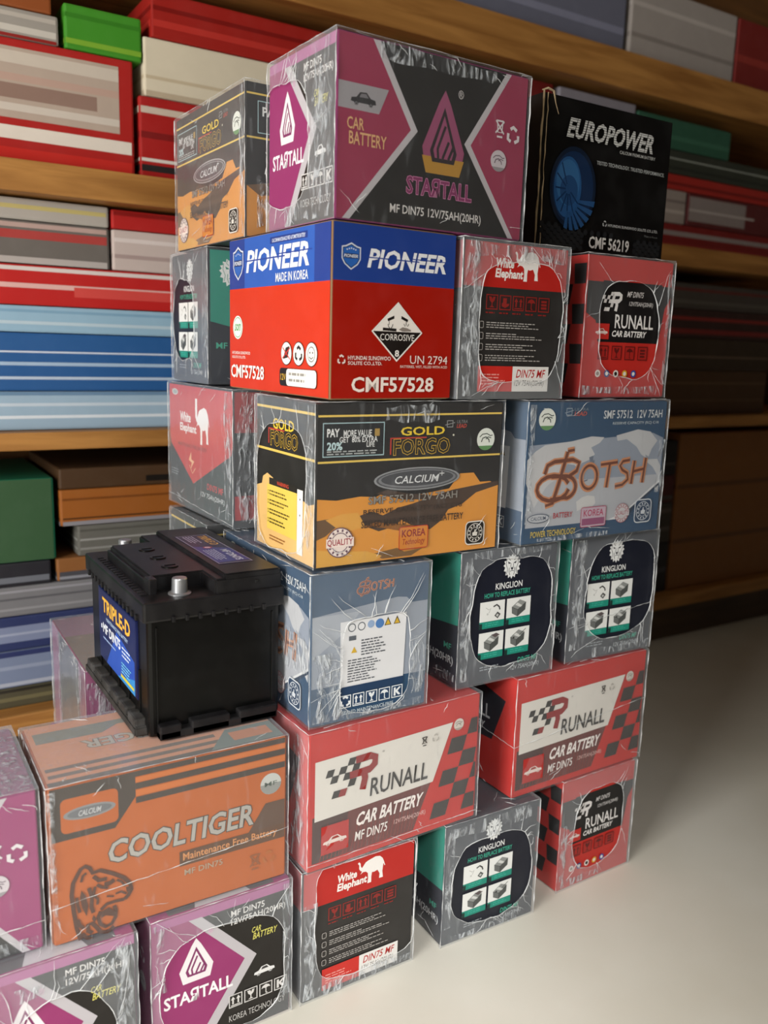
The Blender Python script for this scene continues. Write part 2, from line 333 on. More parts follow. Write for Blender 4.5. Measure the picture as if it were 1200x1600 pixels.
TIGER = [(2.6, [(.192, -.021), (.142, .167), (.11, .403), (.088, .637), (.115, .802), (.178, .893), (.233, .969), (.301, .994), (.37, .949), (.405, .873), (.521, .881), (.712, .785), (.877, .679), (.97, .572), (.986, .482), (.937, .414), (.877, .37)]), (2.2, [(.877, .37), (.74, .379), (.603, .376), (.507, .318)]), (2.4, [(.507, .298), (.466, .222), (.493, .115), (.575, .054), (.671, .075), (.726, .153), (.74, .245), (.712, .322)]), (2.6, [(.699, .025), (.603, -.03), (.493, .001), (.438, .085), (.37, .167), (.307, .158), (.307, .072), (.37, .024)]), (1.6, [(.233, .789), (.26, .869), (.315, .899)]), (2.6, [(.416, .824), (.493, .744), (.616, .739)]), (3.0, [(.575, .668), (.658, .663), (.726, .691)]), (2.0, [(.466, .693), (.534, .635), (.63, .604)]), (1.8, [(.438, .671), (.405, .564), (.471, .486), (.46, .409)]), (2.4, [(.342, .679), (.384, .541), (.37, .401), (.397, .309)]), (1.6, [(.767, .681), (.836, .637), (.89, .561)]), (1.4, [(.74, .487), (.822, .497), (.904, .444)]), (1.2, [(.603, .49), (.712, .459)]), (2.2, [(.159, .278), (.192, .185), (.247, .129)]), (2.0, [(.159, .592), (.17, .475), (.197, .369)]), (2.4, [(.219, .064), (.274, -.011), (.37, -.062)])]
TIGER_FILL = [[(.233, .675), (.288, .591), (.323, .44), (.296, .289), (.233, .432), (.208, .581)], [(.899, .542), (.986, .539), (.97, .446), (.91, .471)], [(.493, .287), (.63, .324), (.718, .25), (.699, .177), (.575, .222), (.515, .202)], [(.197, -.022), (.159, .135), (.205, .067), (.233, -.031)], [(.397, .28), (.438, .214), (.411, .163), (.37, .229)]]
def tiger(a, box, c):
    u0, v0, u1, v1 = box
    for t, pts in TIGER: a.line([(u0+x*(u1-u0), v0+y*(v1-v0)) for x, y in pts], t*.0017, c)
    for pts in TIGER_FILL: a.shape(pts, box, c)
def shield(a, box):
    P_ = [(0, .85), (.2, .88), (.5, 1), (.8, .88), (1, .85), (1, .4), (.85, .2), (.5, 0), (.15, .2), (0, .4)]
    a.shape(P_, box, '#cfd6e4'); u0, v0, u1, v1 = box; q = lambda f: (u0+(u1-u0)*f, v0+(v1-v0)*f, u1-(u1-u0)*f, v1-(v1-v0)*f)
    a.shape(P_, q(.06), '#152a5c'); a.shape(P_, q(.10), '#2a62b4'); b = q(.14); dv = v1-v0
    a.rect(b[0]+.0*(b[2]-b[0]), v0+.42*dv, b[2], v0+.60*dv, '#152a5c'); a.text('PIONEER', (u0+.12*(u1-u0), v0+.45*dv, u1-.12*(u1-u0), v0+.57*dv), '#dfe4ee', .02, .2)
    for k in range(5): a.disc(u0+(.28+.11*k)*(u1-u0), v0+(.74+.03*(k in (1, 3))+.05*(k == 2))*dv, .0009, '#dfe4ee', 6)
# ------------------------------------------------------------------ the printed faces
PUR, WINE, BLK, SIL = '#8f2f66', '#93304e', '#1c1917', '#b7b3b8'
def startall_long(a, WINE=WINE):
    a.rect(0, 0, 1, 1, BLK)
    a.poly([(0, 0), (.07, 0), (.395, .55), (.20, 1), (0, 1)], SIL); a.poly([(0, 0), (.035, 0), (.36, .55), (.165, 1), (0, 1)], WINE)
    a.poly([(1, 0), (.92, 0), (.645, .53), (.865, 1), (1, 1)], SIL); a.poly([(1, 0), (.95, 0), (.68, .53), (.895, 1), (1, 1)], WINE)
    a.poly([(0, .60), (.2, .60), (.245, .74), (0, .74)], '#9a979c'); car(a, (.065, .625, .185, .70), '#2c2a2d', '#77757a')
    a.text('CAR', (.05, .495, .13, .56), '#d7a878', .012); a.text('BATTERY', (.06, .415, .24, .485), '#d7a878', .012)
    box = (.42, .33, .645, .81); tri_logo(a, box, ink('#a8567c', .35, .3), '#2a2024', ink('#c9973a', .35, .3)); a.text('®', (.60, .78, .63, .83), '#cfcacb')
    a.text('STAЯTALL', (.345, .195, .695, .30), '#7a2a5a', .02, 0, outline='#d68ab2', ot=.022)
    a.text('MF DIN75 12V/75AH(20HR)', (.265, .06, .755, .125), '#d5d2d0', .012)
    icon(a, .80, .60, .022, 'bin', '#d8d2d6', fr=False); icon(a, .875, .575, .024, 'recycle', '#d8d2d6', fr=False)
    animal_badge(a, .84, .47, .0125, '#c4bcc2', '#8f8a8e', '#6a5a66')
def startall_end(a):
    a.rect(0, 0, 1, 1, BLK); a.rect(0, .93, 1, 1, '#a4598c')
    a.poly([(0, 0), (.36, 0), (.74, .53), (.34, .935), (0, .935)], SIL); a.poly([(0, 0), (.27, 0), (.65, .53), (.25, .935), (0, .935)], PUR)
    tri_logo(a, (.18, .50, .42, .80), '#e4dfe2', '#7a2a5e'); a.text('®', (.385, .80, .42, .84), '#d6a8c4')
    a.text('STAЯTALL', (.07, .36, .56, .455), '#eee9ec', .025)
    a.text('MF DIN75', (.55, .86, .80, .905), '#dcdad8', .014); a.text('12V/75AH(20HR)', (.55, .79, .96, .845), '#dcdad8', .014)
    a.text('CAR', (.70, .695, .78, .735), '#d6cf6a', .01, .2); a.text('BATTERY', (.71, .645, .90, .69), '#d6cf6a', .01, .2)
    car(a, (.72, .36, .88, .425), '#dcdcdc', '#3a3638')
    for i, k in enumerate(('up', 'glass', 'rain', 'hook')): icon(a, .53+.115*i, .20, .0175, k, '#d0cecc', BLK)
    a.text('KOREA TECHNOLOGY', (.53, .10, .96, .145), '#b8b6b4', .0)
def startall_side(a):
    a.rect(0, 0, 1, 1, PUR); a.poly([(0, .1), (.4, .5), (0, .9)], SIL); a.poly([(0, .16), (.34, .5), (0, .84)], BLK)
    icon(a, .82, .60, .022, 'recycle', '#e6dfe4', fr=False); animal_badge(a, .86, .47, .012, '#c4bcc2', '#8f8a8e', '#6a5a66')
    a.poly([(.75, 0), (1, .22), (1, .14), (.83, 0)], SIL)
def startall_top(a):
    a.rect(0, 0, 1, 1, PUR); a.rect(.12, .0, .88, 1, '#5a5558'); a.poly([(.3, 0), (.5, .4), (.7, 0)], SIL)
ORG, DSK = '#d6903c', '#272524'
def gold_long(a):
    a.rect(0, 0, 1, 1, DSK)
    a.poly([(0, 0), (1, 0), (1, .44), (.94, .47), (.88, .47), (.84, .535), (.76, .535), (.70, .44), (.5, .41), (.36, .45), (.30, .42), (.22, .43), (.1, .415), (0, .43)], ORG)
    a.poly([(.30, .44), (.36, .46), (.46, .43), (.62, .40), (.72, .43), (1, .47), (1, .44), (.86, .40), (.78, .33), (.70, .30), (.66, .23), (.60, .18), (.52, .20), (.44, .26), (.4, .22), (.32, .20), (.25, .24), (.22, .31), (.28, .33), (.34, .30), (.42, .34), (.5, .36), (.56, .38), (.44, .39)], '#4a3a30')
    a.poly([(0, .30), (.1, .31), (.16, .29), (.10, .25), (.05, .2), (0, .18)], '#6a5038'); a.poly([(.05, .30), (.13, .33), (.21, .33), (.25, .24), (.18, .22), (.12, .23)], '#d69c48')
    a.poly([(.24, .24), (.34, .22), (.46, .18), (.55, .19), (.50, .22), (.40, .24), (.30, .26)], '#8c5a2a')
    a.poly([(.3, .06), (.42, .08), (.46, .05), (.56, .06), (.5, .02), (.34, .02)], '#7a5a36'); a.poly([(0, 0), (.3, 0), (.34, .04), (.26, .08), (.1, .1), (0, .12)], '#d8a24a')
    for v in (.925, .65): a.rect(0, v-.006, 1, v+.006, '#e2c25e')
    a.frame(.03, .68, .335, .885, '#a9c6cc', .0011, '#26282a')
    a.text('PAY', (.05, .80, .11, .85), '#e4e6e6', .03); a.text('MORE VALUE', (.13, .80, .27, .84), '#e4e6e6', .012); a.rect(.285, .80, .31, .845, '#a88a4a')
    a.text('GET  80% EXTRA', (.11, .765, .30, .80), '#e4e6e6', .012); a.text('20%', (.05, .72, .125, .77), '#bcd6da', .03); a.text('LIFE', (.245, .735, .285, .765), '#e4e6e6', .012); a.micro(.05, .69, .32, .72, 2, '#b8bcbc', (.9, 1))
    a.text('GOLD', (.42, .795, .66, .85), '#e6c63c', .02, 0, outline='#15120c', ot=.03); a.text('FORGO', (.385, .675, .69, .775), '#2a2618', .008, 0, outline='#e0b53a', ot=.022)
    a.rect(.365, .68, .372, .785, '#b43a2e'); a.rect(.365, .777, .56, .785, '#b43a2e'); a.disc(.71, .79, .0014, '#d8d4c0', 8)
    a.frame(.67, .84, .705, .885, '#9a9c9c', .0009, DSK); a.line([(.66, .855), (.715, .87)], .0008, '#9a9c9c'); a.text('LEAD', (.725, .835, .785, .86), '#b8463a', .02, .2); a.text('ULTRA', (.725, .865, .79, .885), '#8a8c8c', .0, .2)
    animal_badge(a, .90, .755, .0145)
    silver_oval(a, .52, .52, .235, .074, 'CALCIUM')
    a.text('SMF 57512 12V 75AH', (.26, .375, .745, .425), '#8d8880', .012, 0, outline='#2a2522', ot=.02)
    a.text('RESERVE CAPACITY (RC) C18', (.235, .305, .775, .345), '#3c2f26', .010); a.text('SEALED MAINTENANCE FREE BATTERY', (.225, .23, .785, .275), '#382c24', .012)
    seal(a, .12, .155, .0185, '#6a4a5a', '#ecdcd4', 'QUALITY', '#9a2a3a')
    a.frame(.425, .065, .585, .215, '#b4382e', .0010, '#c9803c', .003); a.text('KOREA', (.44, .145, .57, .195), '#8c3a3a', .02); a.text('Technology', (.44, .085, .57, .135), '#9c4232', .012, .15)
    thumb_badge(a, .80, .045, .032, '#2b2826', '#d8d4cc')
def gold_end(a):
    a.rect(0, 0, 1, 1, DSK); a.poly([(0, 0), (1, 0), (1, .40), (.9, .38), (.7, .42), (.4, .43), (.3, .48), (.2, .50), (.12, .47), (.1, .42), (0, .40)], '#e6ba74')  # desert paler than on the long side, strong daylight put into its colour
    a.poly([(.1, .2), (.3, .26), (.5, .2), (.8, .24), (.6, .12), (.3, .14)], '#e2b870')
    for v in (.935, .66): a.rect(0, v-.008, 1, v+.008, '#e2c25e')
    a.text('GOLD', (.30, .80, .66, .87), '#e6c63c', .02, 0, outline='#15120c', ot=.03); a.text('FORGO', (.26, .69, .72, .79), '#2a2618', .008, 0, outline='#e0b53a', ot=.024)
    a.rect(.22, .70, .235, .80, '#b43a2e'); a.rect(.22, .793, .5, .802, '#b43a2e')
    a.rect(.20, .13, .72, .43, '#e9c95a'); a.rect(.24, .43, .70, .475, '#2b2622'); a.text('WARNING', (.38, .44, .58, .465), '#d84a34', .01)
    for i in range(4): a.micro(.25, .355-.062*i, .68, .40-.062*i, 2, '#5a4a1c', (.5, .95)); a.frame(.215, .365-.062*i, .24, .39-.062*i, '#5a4a1c', .0006, '#e9c95a')
    a.rect(.73, .05, .82, .46, '#f0ece4'); a.disc(.775, .40, .0014, '#4a4440', 8); a.disc(.775, .30, .0014, '#4a4440', 8)
    a.micro(.25, .06, .65, .10, 2, '#a06a34', (.5, .9))
def gold_side(a):
    a.rect(0, 0, 1, 1, DSK); a.poly([(0, 0), (1, 0), (1, .38), (.8, .42), (.55, .40), (.35, .46), (.2, .37), (0, .34)], ORG); a.poly([(0, .34), (.2, .37), (.3, .3), (.12, .28)], '#6a5038')
    for v in (.925, .65): a.rect(0, v-.006, 1, v+.006, '#e2c25e')
    a.frame(.1, .68, .5, .885, '#a9c6cc', .0011, '#26282a'); a.text('PAY', (.14, .79, .3, .85), '#e4e6e6', .03)
NAVY, TEAL = '#161a28', '#1e8a78'
def replace_panel(a, u, v, k):
    w, h = .255, .20; a.rect(u, v, u+w, v+h, '#e6e8e6'); a.rect(u, v, u+w, v+h*.26, TEAL); a.rect(u, v, u+.03, v+h*.2, '#14342f'); a.micro(u+.06, v+h*.06, u+w-.02, v+h*.22, 2, '#3fae9a', (.7, .95))
    Z = lambda x, y: (u+w*(.12+.76*x), v+h*(.32+.62*y))
    if k == 1:
        a.line([Z(.15, .75), Z(.3, .6), Z(.42, .68), Z(.32, .42)], .0009, '#b4b6b4'); a.line([Z(.55, .75), Z(.72, .85), Z(.86, .7), Z(.9, .52)], .0022, '#3a3c3c'); a.poly([Z(.62, .2), Z(.78, .42), Z(.95, .25), Z(.8, .0)], '#4a4c4c'); a.poly([Z(.7, .2), Z(.78, .3), Z(.86, .22), Z(.78, .1)], '#c8cac8'); a.disc(*Z(.25, .35), .0016, '#c2c4c2', 8)
    else:
        a.poly([Z(.12, .55), Z(.55, .95), Z(.9, .74), Z(.46, .34)], '#8e918f'); a.poly([Z(.12, .55), Z(.46, .34), Z(.46, -.08), Z(.14, .16)], '#6a6d6c'); a.poly([Z(.46, .34), Z(.9, .74), Z(.88, .28), Z(.46, -.08)], '#4e5150')
        a.poly([Z(.30, .66), Z(.62, .46), Z(.72, .55), Z(.42, .78)], '#d0d2d0'); a.line([Z(.12, .55), Z(.46, .34), Z(.9, .74)], .0006, '#222'); a.line([Z(.46, .34), Z(.46, -.08)], .0006, '#222')
        if k == 3: a.poly([Z(.5, .9), Z(.75, 1.0), Z(.95, .85), Z(.7, .72)], '#5a5052')
        if k == 4: a.line([Z(.6, .6), Z(.95, .95)], .0009, '#333'); a.disc(*Z(.3, .5), .0016, '#333', 8)
def king_end(a):
    a.rect(0, 0, 1, 1, NAVY); lion(a, (.42, .765, .60, .955), '#e8eaea', NAVY); a.text('KINGLION', (.35, .70, .63, .748), '#e8eaea', .012); a.text('HOW TO REPLACE BATTERY', (.24, .645, .72, .682), '#3fae94', .012)
    replace_panel(a, .20, .42, 1); replace_panel(a, .475, .42, 2); replace_panel(a, .20, .19, 3); replace_panel(a, .475, .19, 4)
    a.text('DIN75 MF', (.62, .115, .83, .155), '#3fae94', .006, .1); a.text('12V 75AH(20HR)', (.55, .055, .86, .10), '#b8bec2', .0, .1); a.micro(.22, .10, .50, .14, 2, '#8a9096', (.6, .9))
def king_long(a):
    a.rect(0, 0, 1, 1, NAVY); a.poly([(0, 1), (1, 1), (1, .47), (.62, .42), (.38, .36), (0, .47)], TEAL); lion(a, (.06, .72, .20, .94), '#e8eaea', TEAL)
    a.text('MF', (.88, .27, .945, .315), '#3fae94', .01); a.text('75AH(20HR)', (.66, .15, .965, .225), '#d8dcde', .01)
    a.text('MF', (.04, .27, .105, .315), '#3fae94', .01)
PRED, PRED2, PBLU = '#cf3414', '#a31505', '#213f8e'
def pioneer_long(a):
    a.rect(0, 0, 1, 1, PRED); a.rect(0, .67, 1, 1, PBLU); a.rect(.18, .67, .86, .99, '#2a5cb4'); a.rect(.45, .925, .80, .965, '#1c3a86'); a.text('CALCIUM MAINTENANCE FREE AUTOMOTIVE BATTERY', (.47, .932, .78, .955), '#dfe6f2', .012)
    shield(a, (.05, .725, .165, .945)); split_word(a, 'PIONEER', (.20, .765, .84, .91)); a.text('MADE IN KOREA', (.51, .69, .81, .745), '#eef0f4', .012)
    a.disc(.105, .415, .0155, '#f2f2ec'); a.disc(.105, .415, .0135, '#4fa05a'); a.disc(.105, .415, .0125, '#f2f2ec'); a.text('son', (.07, .39, .14, .44), '#3a9a4a', .02, .2)
    for i, u in enumerate((.62, .735, .85)):
        a.disc(u, .255, .0145, '#241a18'); a.disc(u, .255, .0135, '#f0ece6')
        if i == 0: a.poly([(u-.03, .22), (u-.005, .29), (u+.03, .30), (u+.015, .23)], '#3a2a26'); a.line([(u-.035, .29), (u+.035, .22)], .0016, '#d0382a'); a.line([(u-.035, .225), (u+.035, .29)], .0016, '#d0382a')
        elif i == 1: icon(a, u-.038, .255-.055, .0215, 'recycle', '#2a2a2a', fr=False)
        else: a.disc(u, .255, .009, '#2a2a2a'); a.disc(u, .255, .008, '#f0ece6'); a.disc(u-.012, .265, .0013, '#2a2a2a', 8); a.disc(u+.012, .265, .0013, '#2a2a2a', 8); a.line([(u-.018, .24), (u, .228), (u+.018, .24)], .0012, '#2a2a2a')
    a.text('HYUNDAI SUNGWOO', (.045, .235, .25, .255), '#f2e6de', .014); a.text('SOLITE CO.,LTD.', (.045, .205, .20, .225), '#f2e6de', .014)
    a.text('CMF57528', (.03, .075, .40, .165), '#f6f0ea', .022)
    a.rect(.56, .055, .90, .165, '#231d1c', .005); a.rect(.625, .058, .897, .162, '#f2efe8', .005); a.text('12V', (.57, .09, .62, .13), '#d8b03a', .01); a.micro(.65, .075, .85, .15, 2, '#9a968e', (.7, .9))
def split_word(a, word, box):
    a.text(word, box, '#eef0f4', .03, .22); u0, v0, u1, v1 = box; h = v1-v0; a.rect(u0-.01, v0+h*.50, u0+(u1-u0)*.62, v0+h*.56, '#24459a'); a.rect(u0+(u1-u0)*.5, v0+h*.62, u1+.0, v0+h*.67, '#24459a')
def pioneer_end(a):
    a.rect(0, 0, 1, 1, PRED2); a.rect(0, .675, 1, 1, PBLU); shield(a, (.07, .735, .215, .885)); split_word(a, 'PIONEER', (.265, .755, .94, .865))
    a.poly([(.31, .40), (.52, .575), (.73, .40), (.52, .225)], '#efe9e2'); a.poly([(.325, .40), (.52, .562), (.715, .40), (.52, .238)], '#1c1614'); a.poly([(.328, .402), (.52, .562), (.712, .402)], '#efe9e2')
    for m in (-1, 1): a.poly([(.52+m*.03, .495), (.52+m*.085, .475), (.52+m*.08, .46), (.52+m*.028, .478)], '#1c1614'); a.line([(.52+m*.07, .462), (.52+m*.07, .44)], .0008, '#1c1614')
    a.line([(.40, .415), (.51, .412)], .0032, '#1c1614'); a.line([(.44, .445), (.445, .43), (.455, .422)], .0008, '#1c1614'); a.line([(.48, .445), (.475, .43), (.465, .422)], .0008, '#1c1614')
    a.poly([(.53, .415), (.56, .43), (.60, .425), (.63, .415), (.63, .407), (.56, .405)], '#8a8078'); a.line([(.57, .45), (.58, .435)], .0007, '#1c1614'); a.line([(.61, .45), (.60, .435)], .0007, '#1c1614')
    a.text('CORROSIVE', (.38, .35, .66, .388), '#f0ece6', .0); a.text('8', (.502, .255, .538, .295), '#f0ece6', .03)
    icon(a, .045, .20, .0125, 'recycle', '#efe0d8', fr=False); a.text('HYUNDAI SUNGWOO', (.13, .232, .47, .256), '#efe0d8', .014); a.text('SOLITE CO.,LTD.', (.13, .20, .40, .224), '#efe0d8', .014)
    a.text('UN 2794', (.63, .215, .955, .265), '#efe0d8', .0); a.text('BATTERIES, WET, FILLED WITH ACID', (.55, .188, .955, .206), '#e8cfc4', .012)
    a.text('CMF57528', (.16, .045, .84, .135), '#f2e4da', .022)
WRED = '#b5231d'
def we_end(a):
    a.rect(0, 0, 1, 1, '#2c2a29'); a.rect(0, .715, 1, 1, WRED); a.shape(ELEPHANT, (.47, .765, .72, .955), '#eeeae6'); a.text('White', (.29, .84, .47, .90), '#eeeae6', .035, .1); a.text('Elephant', (.29, .76, .56, .835), '#eeeae6', .035, .1)
    for i, k in enumerate(('glass', 'hand', 'up', 'rain', 'stack')): icon(a, .22+.125*i, .575, .0185, k, '#8a2420', '#331f1e'); a.micro(.22+.125*i, .545, .32+.125*i, .565, 1, '#8a2420', (.8, .9))
    for i in range(4): a.micro(.23, .455-.07*i, .86, .50-.07*i, 3, '#a9a5a1', (.45, .95)); a.frame(.165, .455-.07*i, .205, .50-.07*i, '#a9a5a1', .0008, '#2c2a29', .002)
    a.rect(.17, .05, .50, .215, '#c32a22'); a.micro(.2, .09, .46, .17, 4, '#e0938c', (.6, .95)); a.rect(.50, .05, .86, .215, '#e0dedb')
    a.text('DIN75 MF', (.535, .14, .83, .195), '#b02a2a', .012, .2); a.text('12V 75Ah(20HR)', (.52, .075, .82, .125), '#5a5856', -.005, .15)
def we_long(a):
    a.rect(0, 0, 1, 1, '#33383d'); a.poly([(0, 1), (0, .56), (.03, .50), (.40, .22), (.97, .53), (1, .58), (1, 1)], '#c43a3c')
    a.shape(ELEPHANT, (.44, .55, .66, .84), '#f0eeee'); a.rect(.445, .75, .475, .90, '#f0eeee')
    a.text('White', (.19, .70, .37, .78), '#f0eeee', .03); a.text('Elephant', (.19, .605, .46, .69), '#f0eeee', .03); a.text('MAINTENANCE FREE BATTERY', (.15, .50, .62, .53), '#8c3236', .012)
    a.poly([(.37, .47), (.33, .40), (.38, .385), (.36, .33), (.42, .40), (.375, .41)], '#f0b890'); a.line([(.34, .36), (.39, .30), (.44, .35)], .0016, '#f0b890')
    a.text('DIN75 MF', (.62, .215, .86, .265), '#c83a40', .014, .1); a.text('12V 75Ah(20HR)', (.52, .135, .88, .185), '#d4d8da', .006, .1); a.micro(.03, .24, .2, .30, 3, '#8a9096', (.6, .9))
    a.oval(.11, .93, .05, .025, '#d8dad8'); a.oval(.11, .93, .04, .018, '#a8b0ae')
def we_side(a):
    a.rect(0, 0, 1, 1, '#2c2a29'); a.rect(0, .70, 1, 1, '#a8262a'); a.rect(0, .06, .8, .24, '#b5282a')
    icon(a, .55, .46, .014, 'bin', '#c8c8c8', fr=False); icon(a, .55, .36, .014, 'recycle', '#c8c8c8', fr=False); a.frame(.55, .28, .68, .34, '#c8c8c8', .0008, '#2c2a29')
RRED, RDK = '#c02b24', '#38302d'
def run_long(a):
    a.rect(0, 0, 1, 1, RRED)
    a.poly([(.02, .06), (.60, .06), (.70, .40), (.02, .40)], '#6a3430'); a.poly([(.02, .06), (.17, .06), (.22, .40), (.02, .40)], '#4c3330')
    for i in range(26): u = .06+.021*i; a.line([(u, .06+.005*(i % 3)), (u+.022, .18+.05*(i*7 % 4))], .0009, '#93352f')
    a.poly([(.03, .37), (.71, .40), (.825, .825), (.03, .80)], '#dcd8d1')
    for i in range(3):
        for j in range(6):
            if (i+j) % 2 == 0:
                v0, v1 = .10+.12*j, .22+.12*j; sk = .20; u = .70+.10*i; f = lambda uu, v: (min(.985, uu+sk*(v-.1)), v)
                a.poly([f(u, v0), f(u+.10, v0), f(u+.10, v1), f(u, v1)], RDK)
    flag_logo(a, (.05, .50, .38, .77), '#33302e', '#8e2a2a'); a.text('RUNALL', (.33, .44, .68, .575), '#3b3836', .012, .08); a.text('®', (.395, .745, .41, .76), '#8a8684')
    a.text('CAR BATTERY', (.25, .245, .655, .345), '#f0e8e4', .03, .25); a.text('MF DIN75', (.25, .135, .44, .205), '#f0e8e4', .01, .1); a.text('12V/75AH(20HR)', (.475, .155, .67, .20), '#e0b8b2', .0, .1)
    a.rect(.065, .11, .215, .32, '#b32c28'); car(a, (.075, .17, .205, .235), '#e2d2cc', '#9a3a34')
    animal_badge(a, .86, .80, .0085, '#cfc8c0', '#a8a098', '#7a706a'); icon(a, .62, .70, .014, 'bin', '#4a4644', fr=False); icon(a, .69, .71, .013, 'recycle', '#b4b0aa', fr=False)
def run_end(a):
    a.rect(0, 0, 1, 1, RRED); a.poly([(0, .82), (1, .82), (1, .74), (.93, .66), (.88, .40), (.16, .40), (.12, .55), (0, .60)], '#2c2727'); a.rect(.18, .40, .88, .83, '#171516')
    flag_logo(a, (.15, .615, .41, .755), '#d6d3d2', '#e4e1e0'); a.text('MF DIN75', (.46, .725, .66, .765), '#dad7d6', .01, .2); a.text('12V/75AH(20HR)', (.49, .655, .78, .695), '#dad7d6', .006, .1)
    a.text('RUNALL', (.34, .50, .80, .60), '#eeecea', .012); a.text('CAR BATTERY', (.31, .44, .73, .485), '#eeecea', .03, .2); a.rect(.11, .42, .28, .53, '#c22c26'); car(a, (.125, .45, .265, .495), '#e2d2cc', '#9a3a34')
    for i, k in enumerate(('up', 'glass', 'rain', 'stack')): icon(a, .17+.155*i, .275, .0195, k, '#5e1715', '#a8231e')
    for i, c in enumerate(('#9a8a80', '#2c4a8c', '#241c1c', '#d8a02c', '#2a4aa0')):
        u = .18+.105*i; (a.disc(u, .175, .0052, '#e8e0da' if i in (0, 2) else c, 12)); a.disc(u, .175, .003, c if i in (0, 2) else '#e6e0da', 8)
def run_side(a):
    a.rect(0, 0, 1, 1, RRED)
    for j in range(6):
        for i in range(4):
            if (i+j) % 2 == 0: a.poly([(.52+.12*i+.03*(j % 2), .10+.14*j), (.64+.12*i, .10+.14*j), (.66+.12*i, .24+.14*j), (.54+.12*i, .24+.14*j)], '#1c1818')
    a.poly([(.1, .45), (.46, .45), (.5, .85), (.1, .85)], '#1c1818')
def run_left_end(a):
    a.rect(0, 0, 1, 1, RRED); a.poly([(.0, .36), (.70, .40), (.86, .78), (.0, .93)], '#171a26'); a.text('RUNALL', (.16, .56, .66, .68), '#d8dade', .012); a.text('BATTERY', (.28, .45, .60, .52), '#d8dade', .02, .2)
BBL = '#2c4a68'
def botsh_long(a):
    a.rect(0, 0, 1, 1, BBL); a.poly([(.02, .12), (.64, .12), (.72, .17), (.985, .40), (.985, .72), (.9, .76), (.02, .70)], '#8e97a6'); a.poly([(.02, .12), (.64, .12), (.70, .16), (.985, .39), (.985, .44), (.4, .44), (.02, .5)], '#aeb1b8')
    a.poly([(.0, .60), (.06, .66), (.12, .70), (.3, .72), (.44, .75), (.53, .74), (.50, .70), (.44, .67), (.47, .62), (.43, .58), (.38, .56), (.36, .52), (.33, .55), (.28, .56), (.22, .46), (.17, .43), (.14, .40), (.11, .34), (.07, .26), (.03, .38), (.0, .44)], '#c0c1c4')
    a.poly([(.62, .75), (.70, .77), (.78, .79), (.88, .77), (.94, .70), (.90, .64), (.88, .58), (.85, .60), (.87, .54), (.92, .50), (.97, .42), (.95, .33), (.98, .3), (.985, .5), (.95, .56), (.88, .56), (.82, .60), (.78, .66), (.70, .72), (.63, .71)], '#bcbec2')
    a.poly([(.36, .28), (.40, .31), (.44, .32), (.49, .31), (.50, .26), (.47, .22), (.42, .23), (.37, .21)], '#c8c8c8'); a.poly([(.6, .12), (.72, .17), (.985, .40), (.985, .36), (.78, .18), (.74, .12)], '#d4d6d8'); a.poly([(.68, .12), (.985, .38), (.985, .36), (.80, .19), (.74, .12)], '#2a3a50')
    for u0, v0, u1, v1 in ((.43, .60, .46, .57), (.45, .57, .47, .55), (.39, .42, .43, .44), (.33, .40, .35, .37)): a.poly([(u0, v0), (u1, v0+.01), (u1, v1), (u0+.01, v1-.01)], '#6a7484')
    botsh_word(a, (.08, .27, .86, .68))
    animal_badge(a, .12, .88, .0150); a.frame(.245, .905, .285, .955, '#9aa8b4', .0009, BBL); a.line([(.235, .92), (.295, .94)], .0008, '#9aa8b4'); a.text('LEAD', (.30, .90, .39, .93), '#b8564a', .02, .2); a.text('ULTRA', (.30, .935, .40, .955), '#7a8a98', .0, .2)
    a.text('SMF 57512  12V 75AH', (.51, .875, .955, .935), '#d4dade', .008); a.text('RESERVE CAPACITY (RC) C18', (.58, .825, .93, .85), '#b8c4cc', .012)
    a.oval(.10, .185, .075, .033, '#34435a'); a.oval(.10, .185, .069, .028, '#b4b7bd'); a.text('CALCIUM', (.05, .172, .15, .198), '#34435a', .01); a.text('BATTERY', (.20, .175, .335, .215), '#a8333c', .012)
    a.frame(.395, .085, .58, .235, '#a83a5c', .0010, '#b8a4b2', .003); a.text('KOREA', (.415, .165, .56, .215), '#a83a5c', .012); a.rect(.405, .10, .57, .15, '#8f4c70')
    seal(a, .70, .165, .0145, '#a86a70', '#c2c0c4', 'QUALITY', '#a05a64'); thumb_badge(a, .795, .075, .036, '#3a4a60', '#c8ced4')
    a.text('POWER TECHNOLOGY', (.05, .05, .36, .095), '#c9b25a', .012)
